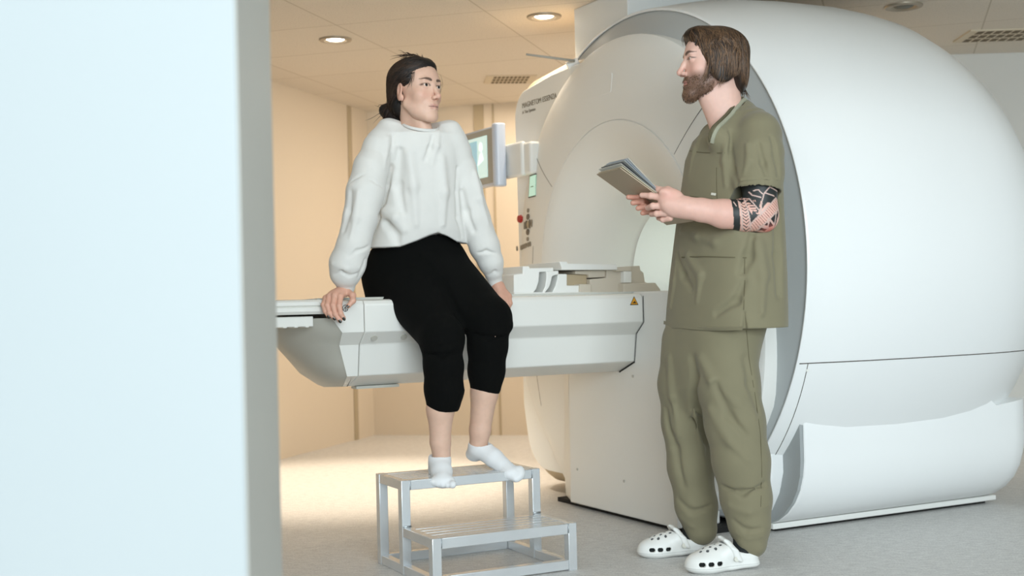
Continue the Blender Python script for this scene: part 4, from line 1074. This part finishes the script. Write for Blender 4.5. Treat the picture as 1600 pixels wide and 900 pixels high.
def tattoo(V):
    """ink bands around the elbow, laid out in the arm's own plane; units: 2 mm squares"""
    c = np.tile(LC(226, 182, 166), (len(V), 1))
    X = 1189+(V[:, 0]-o_[0])/.00209; Y = 334-(V[:, 2]-o_[2])/.00209     # arm-plane chart
    ink = LC(38, 42, 42); line = LC(206, 176, 166)
    pinkish = np.exp(-(((X-1150)/60)**2)); c = mixc(c, LC(218, 160, 146), pinkish*.3)
    red = np.exp(-(((X-1203)/13)**2+((Y-361)/7)**2)); 
    zone = (X > 1140.5+(Y-316)*.07) & (Y > 250)
    I = np.zeros(len(V), bool)
    I |= (Y < 309+.25*(X-1160)) & (X > 1150)
    I |= zone & (X < 1150.5+(Y-316)*.07)
    tri = lambda ax, ay, bx, by, cx, cy: _tri(X, Y, ax, ay, bx, by, cx, cy)
    # wedge shapes
    I |= tri(1161, 322, 1174, 342, 1168, 348) | tri(1174, 312, 1183, 326, 1179, 335) | tri(1186, 301, 1203, 309, 1184, 330)
    I |= tri(1184, 352, 1195, 343, 1196, 354) | tri(1197, 342, 1209, 335, 1206, 350) | tri(1172, 361, 1182, 355, 1196, 360)
    I |= tri(1197, 357, 1198, 347, 1205, 354) | tri(1195, 338, 1203, 331, 1196, 345) | tri(1188, 300, 1213, 296, 1213, 312)
    # chevron column
    ch = zone & (np.abs(X-(1158.5+(Y-316)*.10)) < 6.2)
    dxx = np.abs(X-(1158.5+(Y-316)*.10)); I |= ch & (((Y+dxx*.8) % 5.0) < 1.5)
    I |= tri(1176, 309, 1186, 312, 1180, 330) | tri(1163, 315, 1172, 312, 1180, 326) | tri(1209, 322, 1214, 318, 1213, 345) | tri(1186, 360, 1199, 356, 1192, 362) | tri(1150, 300, 1180, 298, 1176, 309)
    I |= tri(1150, 312, 1163, 312, 1156, 318) | tri(1172, 330, 1180, 338, 1166, 352) | tri(1206, 338, 1213, 334, 1208, 358) | (zone & (Y < 314) & (X > 1172) & (X < 1186)) | (zone & (X > 1192) & (Y < 318) & (Y < 322-.35*(X-1192)))
    # curved hatched band from the crease down
    bx = 1165+((Y-313)/33)**1*0+np.clip((Y-313), 0, 60)*.42; b2 = zone & (Y > 311) & (Y < 345) & (np.abs(X-(bx+2)) < 4.5); I |= b2 & (((Y) % 4) < 1.3)
    # long diagonal band to the elbow
    t = ((X-1170)*.72-(Y-360)*.69); s_ = ((X-1170)*.69+(Y-360)*.72)
    band = (np.abs(s_) < 7.5) & (t > 0) & (t < 64); I &= ~band; hat = band & ((t % 3.6) < .8)
    edge = (np.abs(np.abs(s_)-7.5) < 1.1) & (t > 0) & (t < 64)
    Lm = edge.copy()
    for a in ((1153, 316, 1157, 361), (1161, 313, 1170, 360), (1168, 311, 1184, 334), (1184, 334, 1186, 318), (1186, 318, 1191, 303), (1191, 303, 1200, 294), (1200, 294, 1214, 300), (1191, 303, 1207, 308), (1169, 301, 1173, 306), (1173, 306, 1185, 310), (1175, 299, 1182, 298), (1182, 298, 1188, 305), (1195, 343, 1197, 360), (1197, 345, 1207, 352), (1182, 354, 1196, 358), (1209, 334, 1207, 351), (1144, 316, 1147, 322)):
        Lm |= seg(X, Y, *a, 1.0)
    allz = zone & (X > 1140)
    I &= allz | (Y < 309+.25*(X-1160)); Lm &= allz
    c = np.where((I & (X > 1139))[:, None], ink, c); c = np.where((hat & allz)[:, None], LC(150, 96, 88), c)
    c = np.where(Lm[:, None], line, c); c = mixc(c, LC(214, 96, 84), red*.75*allz)
    knu = np.exp(-(((X-1045)/14)**2+((Y-302)/10)**2)); c = mixc(c, LC(216, 140, 124), knu*.35*(X < 1075))
    return c
def _tri(X, Y, ax, ay, bx, by, cx, cy):
    d1 = (X-bx)*(ay-by)-(ax-bx)*(Y-by); d2 = (X-cx)*(by-cy)-(bx-cx)*(Y-cy); d3 = (X-ax)*(cy-ay)-(cx-ax)*(Y-ay)
    return ~(((d1 < 0) | (d2 < 0) | (d3 < 0)) & ((d1 > 0) | (d2 > 0) | (d3 > 0)))
cm = np.concatenate([mc_, np.tile(LC(226, 184, 168), (len(bpm[0]), 1)), tattoo(am[0]), np.tile(LC(208, 152, 132), (len(gm[0]), 1))])
keep(nmesh('body', [mhead, bpm, am, gm], SK, None, colfn=lambda V: cm), man)
for s in (-1, 1): keep(eyeball(hm_, s, MATS['eye_wet'], None, (0.0, -0.08)), man)
# hair: chin-length, brushed back from a side part
Hm = Vol()
Hm.ell((0, -.022, .042), (.086, .104, .086), .02)
Hm.ell((0, .040, .092), (.050, .052, .034), .02)
for s in (-1, 1): Hm.ell((s*.074, -.020, -.005), (.018, .052, .070), .02)
Hm.ell((0, -.088, -.030), (.070, .034, .075), .03)
Hm.ell((0, .115, -.028), (.090, .086, .108), .012, 's')
Hm.ell((0, .0, -.125), (.12, .12, .050), .015, 's')
hpm = Hm.surf(.0030); gd = []
for i in range(900):
    s = rng.choice((-1, 1)); az = rng.uniform(.25, 3.05)*s; top = np.array([s*rng.uniform(.004, .018), rng.uniform(-.075, .085), .126])
    ex = .0875*math.sin(az); ey = -.018+.108*math.cos(az); ey = min(ey, .034)
    low = -.060-.012*rng.random()-(.018 if abs(az) > 2.2 else 0)+(.0 if abs(az) > 1.3 else .015*rng.random())
    e = np.array([ex*.96, ey, low]); mid = np.array([ex*1.12, ey*1.08, .055]); w = rng.normal(0, .0022, 3)
    g = bez(top, mid, e, 16)+w; g[:, 1] += .004*np.sin(np.linspace(0, 5, 16)+rng.uniform(0, 6))
    if abs(az) < 1.5: g[11:, 1] += np.linspace(0, .016, 5)*rng.random(); 
    else: g[12:] += np.outer(np.linspace(0, 1, 4)**1.5, np.array([math.sin(az), math.cos(az), .15])*rng.uniform(0, .020))
    gd.append((g, .75, rng.uniform(.0009, .0020)))
for i in range(90):      # front tuft falling over the brow line
    s = rng.choice((-1, 1)); a = np.array([s*rng.uniform(0, .040), .030, .120]); e = np.array([s*rng.uniform(.02, .055), .078-rng.uniform(0, .02), .068+rng.uniform(-.012, .014)])
    gd.append((bez(a, np.array([s*.02, .098, .122]), e, 12)+rng.normal(0, .002, 3), 0, rng.uniform(.0008, .0017)))
for i in range(26):      # flicks at the nape and beside the cheek
    a = np.array([rng.uniform(.0, .05), -.108, -.065]); gd.append((bez(a, a+[0, -.014, -.030], a+[0, rng.uniform(-.030, .012), -.036+rng.uniform(-.012, .022)], 9)+rng.normal(0, .002, 3), 0, .0009))
for i in range(46):
    s = rng.choice((-1, 1)); a = np.array([s*.078, .022, .01])+rng.normal(0, .004, 3); gd.append((bez(a, a+[s*.006, .004, -.055], a+[s*-.004, rng.uniform(.012, .034), -.080+rng.normal(0, .005)], 10), 0, .0011))
for i in range(40):
    s = rng.choice((-1, 1)); a = np.array([s*.082, -.020, -.02])+rng.normal(0, .006, 3); gd.append((bez(a, a+[s*.006, .0, -.035], a+[s*-.006, rng.uniform(.004, .03), -.060+rng.normal(0, .006)], 10), 0, .0012))
stm = strands('s', Hm, gd, None, None)
keep(nmesh('hair', [(hm_.out(hpm[0]), hpm[1]), (hm_.out(stm[0]), stm[1])], MATS['hair_brown'], None, colfn=lambda V: hair_cols(len(hpm[0]), stm[2], (38, 26, 18), (124, 92, 64))), man)

# beard
cand = mv[(beardfn(mv) > .62)]; gb = []
for q in cand[rng.choice(len(cand), 1500)]:
    e = 1e-3; nn = np.array([mh((q+np.eye(3)[i]*e)[None])[0]-mh((q-np.eye(3)[i]*e)[None])[0] for i in range(3)]); nn /= max(np.linalg.norm(nn), 1e-9)
    d = np.array([0, .25, -1.0])+nn*.35+rng.normal(0, .25, 3); d = d/np.linalg.norm(d)*rng.uniform(.003, .006)
    gb.append((np.array([q-nn*.001, q+d*.5+nn*.0012, q+d+nn*.0006]), 0, rng.uniform(.0005, .0009)))
bs_ = strands('b', mh, gb, None, None, sides=3)
keep(nmesh('beard', [(hm_.out(bs_[0]), bs_[1])], MATS['hair_brown'], None, colfn=lambda V: hair_cols(0, bs_[2], (60, 42, 30), (160, 122, 90))), man)
# scrub top
S = Vol()
S.stack([(P(1133, 512, 4.37), .245, .155), (P(1134, 480, 4.37), .240, .155), (P(1136, 430, 4.37), .232, .150), (P(1138, 380, 4.37), .222, .143), (P(1140, 330, 4.37), .208, .138), (P(1143, 280, 4.37), .198, .130), (P(1146, 245, 4.375), .200, .122), (P(1150, 215, 4.38), .185, .105), (P(1154, 195, 4.38), .14, .080), (P(1156, 182, 4.38), .09, .06)],
        ml, .02, 2.5)
S.cap(P(1190, 207, 4.25), P(1122, 215, 4.52), .050, .048, .03)
S.cap(P(1157, 176, 4.40), P(1186, 197, 4.27), .046, .048, .03); S.cap(P(1156, 176, 4.38), P(1126, 216, 4.27), .040, .046, .03)
S.chain([P(1186, 208, 4.235), P(1187, 240, 4.21), P(1186, 270, 4.195), P(1184, 289, 4.185)], [.062, .074, .079, .080], .03)
S.chain([P(1118, 216, 4.53), P(1104, 270, 4.57)], [.055, .070], .03)
S2 = Vol(); S2.ops = list(S.ops)
def fm(pts, r, mode='s', k=.014, Y0=4.0): fold(S2, [onsurf(S, a, b, Y0, Y0+.6, -.001) for a, b in pts], r, k=k, mode=mode)
# folds of the top
fm([(1141, 205), (1140, 235), (1146, 265), (1152, 285)], .007, k=.016)
fm([(1136, 215), (1132, 250), (1134, 290)], .008, 'u', k=.02)
fm([(1168, 225), (1170, 250), (1163, 270)], .007, 'u', k=.018)
fm([(1205, 215), (1212, 245), (1216, 275)], .006, k=.014)
fm([(1185, 225), (1192, 255), (1200, 280)], .006, k=.016)
fm([(1100, 205), (1086, 235), (1078, 270)], .007, 'u', k=.02)
fm([(1148, 365), (1120, 378), (1090, 370), (1065, 360)], .010, 'u', k=.03)
fm([(1175, 370), (1170, 400), (1160, 425)], .009, k=.025)
fm([(1058, 400), (1068, 430), (1080, 450)], .008, k=.02); fm([(1075, 400), (1095, 430), (1090, 470)], .009, 'u', k=.025)
fm([(1163, 440), (1150, 470), (1120, 490)], .007, k=.02)
fm([(1185, 380), (1192, 430), (1190, 490)], .009, 'u', k=.03); fm([(1212, 340), (1214, 400), (1216, 460)], .008, k=.022)
fm([(1048, 480), (1054, 440), (1056, 410)], .006, 'u', k=.015)
# side slit
sl0 = onsurf(S, 1163, 486, 4.0, 4.6); sl1 = onsurf(S, 1164, 512, 4.0, 4.6)
S2.chain([sl0, (sl0+sl1)/2, sl1+V3(0, 0, -.02)], [.0015, .0045, .0085], .002, 's')
# sleeve opening and V neck
S2.cap(P(1183, 318, 4.175), P(1184, 291, 4.185), .095, .066, .003, 's')
vn = P(1113, 222, 4.25)
S2.cap(P(1136, 140, 4.375), P(1136, 172, 4.375), .061, .061, .006, 's')
S2.cap(P(1124, 184, 4.335), onsurf(S, 1108, 220, 4.05, 4.6), .034, .005, .004, 's')
sw = S2.surf(.0046); keep(nmesh('scrub_top', [(relax(sw[0], sw[1], 1), sw[1])], MATS['scrub_olive'], None), man)
# trims laid on the cloth: neck band, pockets, hems, seams
def ribbon(pts, w, m, name, Y0=4.0, th=.0022, vol=S2, par=man, P3=None):
    """a flat band following picture-guided points dropped onto the garment"""
    pts2 = []
    for (x0, y0), (x1, y1) in zip(pts[:-1], pts[1:]):
        n = max(int(math.hypot(x1-x0, y1-y0)/5), 1)
        pts2 += [(x0+(x1-x0)*i/n, y0+(y1-y0)*i/n) for i in range(n)]
    pts2.append(pts[-1])
    C_ = np.array([onsurf(vol, a, b, Y0, Y0+.7, 0, 240) for a, b in pts2]) if P3 is None else None
    if P3 is not None:
        K3 = np.array([P(*q) for q in P3]); tt_ = np.linspace(0, len(K3)-1, 40); C_ = np.stack([np.interp(tt_, range(len(K3)), K3[:, i]) for i in range(3)], 1)
        for _ in range(5): C_[1:-1] = (C_[:-2]+C_[1:-1]*2+C_[2:])/4
        for _ in range(5):
            d = vol(C_); G = np.stack([vol(C_+np.eye(3)[i]*1e-3)-d for i in range(3)], 1)/1e-3; G /= np.maximum(np.linalg.norm(G, axis=1), .4)[:, None]; C_ = C_-G*np.clip(d, -.02, .02)[:, None]*.8
    for _ in range(3): C_[1:-1] = (C_[:-2]+C_[1:-1]*2+C_[2:])/4
    e = .003; Nn = np.stack([vol(C_+np.eye(3)[i]*e)-vol(C_-np.eye(3)[i]*e) for i in range(3)], 1); Nn /= np.maximum(np.linalg.norm(Nn, axis=1), 1e-9)[:, None]
    T = np.gradient(C_, axis=0); T /= np.maximum(np.linalg.norm(T, axis=1), 1e-9)[:, None]; Sd = np.cross(T, Nn)
    v, f = loft([[c+s*w/2+n*o for s, o in ((sd, -.001), (sd, th), (-sd, th), (-sd, -.001))] for c, sd, n in ((C_[i], Sd[i], Nn[i]) for i in range(len(C_)))], cap0=True, cap1=True)
    o = mesh(name, v, f, m, None, True, 40); return keep(o, par)
OL, TR, DK = MATS['scrub_olive'], MATS['scrub_trim'], MATS['scrub_dark']
ribbon([(0, 0), (1, 1)], .012, TR, 'neck_band', th=.005, vol=S, P3=[(1164, 157, 4.36), (1154, 164, 4.32), (1143, 176, 4.285), (1132, 193, 4.265), (1122, 208, 4.245), (1110, 225, 4.235)])
ribbon([(0, 0), (1, 1)], .009, MATS['seam_shade_olive'], 'neck_edge', th=.0065, vol=S, P3=[(1160, 153, 4.37), (1149, 160, 4.33), (1138, 172, 4.30), (1127, 189, 4.275), (1117, 205, 4.255), (1108, 220, 4.24)])
ribbon([(1066, 402), (1100, 401), (1166, 403)], .004, MATS['seam_shade_olive'], 'pocket_edge', th=.003)
ribbon([(1163, 403), (1164, 440), (1162, 484)], .0035, MATS['seam_shade_olive'], 'side_seam', th=.002)
ribbon([(1120, 262), (1120, 290), (1121, 312)], .0025, MATS['seam_shade_olive'], 'pocket_seam', th=.0018)
ribbon([(1078, 236), (1100, 239), (1133, 239)], .0025, MATS['seam_shade_olive'], 'chest_seam', th=.0018)
ribbon([(1068, 305), (1095, 309), (1122, 312)], .003, MATS['seam_shade_olive'], 'pocket_seam', th=.002)
ribbon([(1112, 303), (1119, 304)], .008, MATS['label_white'], 'cloth_label', th=.003)
ribbon([(1038, 504), (1070, 511), (1110, 514), (1160, 513)], .012, OL, 'hem_band', th=.0025)
ribbon([(1158, 281), (1185, 278), (1216, 280)], .010, OL, 'sleeve_hem', th=.0035)
# trousers
T_ = Vol()
T_.stack([(P(1092, 650, 4.40), .04, .04), (P(1102, 605, 4.40), .11, .10), (P(1112, 560, 4.39), .160, .130), (P(1120, 520, 4.38), .185, .135), (P(1126, 480, 4.375), .20, .14)], ml, .04, 2.3)
T_.chain([P(1072, 535, 4.46), P(1069, 600, 4.475), P(1072, 660, 4.48), P(1079, 730, 4.49), P(1088, 790, 4.50), P(1095, 826, 4.50)], [.082, .088, .082, .077, .071, .058], .04)
T_.chain([P(1136, 535, 4.30), P(1138, 600, 4.285), P(1148, 660, 4.28), P(1158, 720, 4.27), P(1166, 780, 4.265), P(1171, 820, 4.26), P(1175, 848, 4.26)], [.100, .102, .098, .093, .082, .066, .050], .04)
TT = Vol(); TT.ops = list(T_.ops)
def ft(pts, r, mode='s', k=.016): fold(TT, [onsurf(T_, a, b, 4.05, 4.7, -.001) for a, b in pts], r, k=k, mode=mode)
ft([(1082, 560), (1086, 590), (1088, 640), (1100, 690)], 0.0074, k=.03)
ft([(1096, 560), (1112, 595), (1150, 630), (1178, 650)], 0.0062, 'u', k=.03)
ft([(1165, 560), (1172, 600), (1185, 640)], 0.0056, k=.025); ft([(1110, 640), (1140, 690), (1170, 720)], 0.0056, 'u', k=.03)
ft([(1118, 600), (1140, 650), (1165, 680)], 0.0050, k=.025)
ft([(1130, 760), (1160, 770), (1195, 756)], 0.0050, k=.02); ft([(1140, 790), (1170, 800), (1200, 788)], 0.0050, 'u', k=.02)
ft([(1145, 812), (1165, 828), (1190, 826)], 0.0043, k=.014); ft([(1150, 832), (1170, 842), (1192, 838)], 0.0037, 'u', k=.012)
ft([(1046, 560), (1050, 620), (1060, 680)], 0.0050, 'u', k=.025); ft([(1040, 640), (1056, 700), (1068, 760)], 0.0050, k=.025)
ft([(1060, 780), (1080, 800), (1110, 790)], 0.0050, k=.018); ft([(1062, 806), (1082, 822), (1108, 812)], 0.0043, 'u', k=.014)
ft([(1085, 640), (1096, 700), (1105, 760)], 0.0056, 'u', k=.025)
# hem drape
TT.chain([P(1163, 846, 4.235), P(1182, 852, 4.235)], [.026, .024], .015)
tt = TT.surf(.0055); keep(nmesh('scrub_trousers', [(relax(tt[0], tt[1], 1), tt[1])], OL, None), man)
ribbon([(1166, 516), (1170, 560), (1180, 620), (1188, 680), (1190, 740), (1188, 800)], .0025, MATS['seam_shade_olive'], 'trouser_seam', vol=TT, th=.0018)

# clogs
def clog(heel, toe, left):
    h = V3(heel[0], heel[1], 0); t = V3(toe[0], toe[1], 0); d = t-h; Ln = np.linalg.norm(d); d /= Ln; s = V3(-d[1], d[0], 0)
    k = Ln/.27
    def out(q): q = np.atleast_2d(q)*k; return h+np.outer(q[:, 0], d)+np.outer(q[:, 1], s)+np.outer(q[:, 2], V3(0, 0, 1))
    C_ = Vol()
    # sole
    for a, b, ra, rb in (((.040, 0, .016), (.12, 0, .014), .038, .038), ((.12, 0, .014), (.195, .004*left, .016), .038, .050), ((.195, .004*left, .016), (.222, .006*left, .018), .050, .047)):
        C_.cap(a, b, ra, rb, .01, 'u', (0, 0, 1), .36)
    U = Vol()
    C_.ell((.195, .004*left, .034), (.074, .053, .038), .015)
    C_.ell((.150, 0, .050), (.070, .046, .040), .02)
    C_.cap((.045, 0, .040), (.12, 0, .045), .038, .040, .015, 'u', (0, 0, 1), .8)
    C_.cap((.128, -.030, .068), (.128, .030, .068), .020, .020, .02)
    # foot opening
    C_.ell((.052, 0, .085), (.072, .033, .062), .006, 's')
    C_.ell((.100, 0, .090), (.036, .034, .045), .006, 's')
    C_.op(lambda p: -p[:, 2], (-.05, -.1, -.02), (.3, .1, .02), .004, 'i')
    C_.ell((.192, .004*left, .030), (.066, .047, .0335), .006, 's'); C_.ell((.150, 0, .040), (.062, .038, .034), .006, 's')
    # vents
    for x in (.165, .197, .227):
        for sd in (-1, 1): C_.cap((x, sd*.036, .033), (x, sd*.075, .033), .0072, .0072, .0015, 's'); C_.cap((x+.007, sd*.036, .033), (x+.007, sd*.075, .033), .0072, .0072, .0015, 's')
    holes = [(.150, -.018), (.150, .018), (.165, 0), (.172, -.028), (.172, .028), (.185, -.012), (.185, .012), (.200, -.026), (.200, .026), (.206, 0), (.220, -.014), (.220, .014)]
    for x, y in holes: C_.cap((x, y, .050), (x, y, .12), .0042, .0042, .001, 's')
    # edge line of the sole
    v, f = C_.surf(.0021)
    def colf(V):
        c = np.tile(LC(240, 240, 236), (len(V), 1)); x, y, z = v[:, 0], v[:, 1], v[:, 2]
        hole_shade = np.zeros(len(V), bool)
        for hx_, hy_ in holes: hole_shade |= (np.hypot(x-hx_, y-hy_) < .0050) & (z > .055)
        c[hole_shade] = LC(84, 86, 86)  # shade inside the top holes painted into the vertex colour
        m = ((np.abs(z-.0195) < .0014)).astype(float)*.35; c = mixc(c, LC(120, 120, 116), m)
        return c
    root = nmesh('clog', [(out(v), f)], MATS['clog_white'], None, colfn=colf)
    keep(root, man)
    # strap pushed forward over the upper
    st = Vol(); st.chain([(.098, -.050, .042), (.112, -.049, .074), (.128, -.030, .098), (.134, 0, .105), (.128, .030, .098), (.112, .049, .074), (.098, .050, .042)], [.0072]*7, .004, n=(.85, 0, .5), f=2.3)
    sv, sf = st.surf(.0024); o = nmesh('strap', [(out(sv), sf)], MATS['clog_white'], None, colfn=lambda V: np.tile(LC(240, 240, 236), (len(V), 1)))
    o.parent = root
    for sd in (-1, 1):
        q = [tuple(out(np.array((.108, sd*(.050+e), .044)))[0]) for e in (0, .006)]
        o = MB().tube(q, .0085, 14).build('rivet', MATS['label_white'], None, True, 40); o.parent = root
    sk = Vol(); sk.ell((.190, .004*left, .030), (.060, .0405, .027), .01); sk.ell((.150, 0, .040), (.056, .033, .029), .01); sk.cap((.05, 0, .040), (.14, 0, .045), .028, .032, .01); sk.chain([(.060, 0, .05), (.055, 0, .12)], [.033, .036], .01)
    kv, kf = sk.surf(.004); keep(nmesh('sock', [(out(kv), kf)], MATS['clog_inner_shade'], None), man)  # dark filler added so the clog's hollow and vents look shaded
clog((P(1186, 869, 4.265)[0], 4.265), (P(1070, 890, 4.215)[0], 4.195), 1)
clog((P(1105, 862, 4.50)[0], 4.52), (P(996, 862, 4.50)[0], 4.46), -1)

# ---------------------------------------------------------------- clipboard with papers
mat('board_tan', (182, 164, 140), 0.6); mat('paper_white', (238, 238, 232), 0.8); mat('paper_cream', (226, 214, 188), 0.8); mat('paper_blue', (206, 214, 226), 0.75); mat('print_grey', (120, 122, 124), 0.8)
nA = P(969, 263, 4.15); fA = P(931, 272, 4.35); nB = P(1083, 346, 4.228); fB = nB+(fA-nA)
ex = (nB-nA); LX = np.linalg.norm(ex); ex /= LX; ey = fA-nA; LY = np.linalg.norm(ey); ey /= LY; ey = ey-ex*(ex@ey); ey /= np.linalg.norm(ey); ez = np.cross(ex, ey); ez *= np.sign(ez[2])
cb = tag(empty('clipboard', tuple((nA+fB)/2)), 'tan clipboard with loose papers in the hands of the standing man', 'clipboard')
def BP(a, b, c): return tuple(nA+ex*a*LX+ey*b*LY+ez*c)
def sheet(name, z0, curl, m, a0=.01, a1=.97, b0=.02, b1=.98, th=.0006, na=12):
    rows = []
    for a in np.linspace(a0, a1, na):
        z = z0+curl*(1-a)**1.6
        rows.append([BP(a, b0, z), BP(a, b0, z+th), BP(a, b1, z+th*1.0+curl*.12*(1-a)), BP(a, b1, z+curl*.12*(1-a))])
    v, f = loft(rows, cap0=True, cap1=True); return keep(mesh(name, v, f, m, None), cb)
sheet('board', 0, 0, MATS['board_tan'], 0, 1, 0, 1, .0028)
sheet('backing_card', .0034, .004, MATS['paper_cream'], .005, .98, .0, .99, .0016)
for i, (cu, m) in enumerate(((.010, 'paper_white'), (.018, 'print_grey'), (.026, 'paper_white'), (.034, 'paper_blue'), (.042, 'paper_white'))):
    sheet('paper', .0055+.0009*i, cu, MATS[m], -.02+.012*i, .93-.02*i, .01+.015*i, .97-.015*i)
clp = MB().prism([(0.90, .30), (0.985, .30), (0.985, .70), (0.90, .70)], lambda a, b, d: BP(a, b, d), .010, .014)
keep(clp.build('clip', MATS['lamp_ring'], None, bevel=.001), cb)
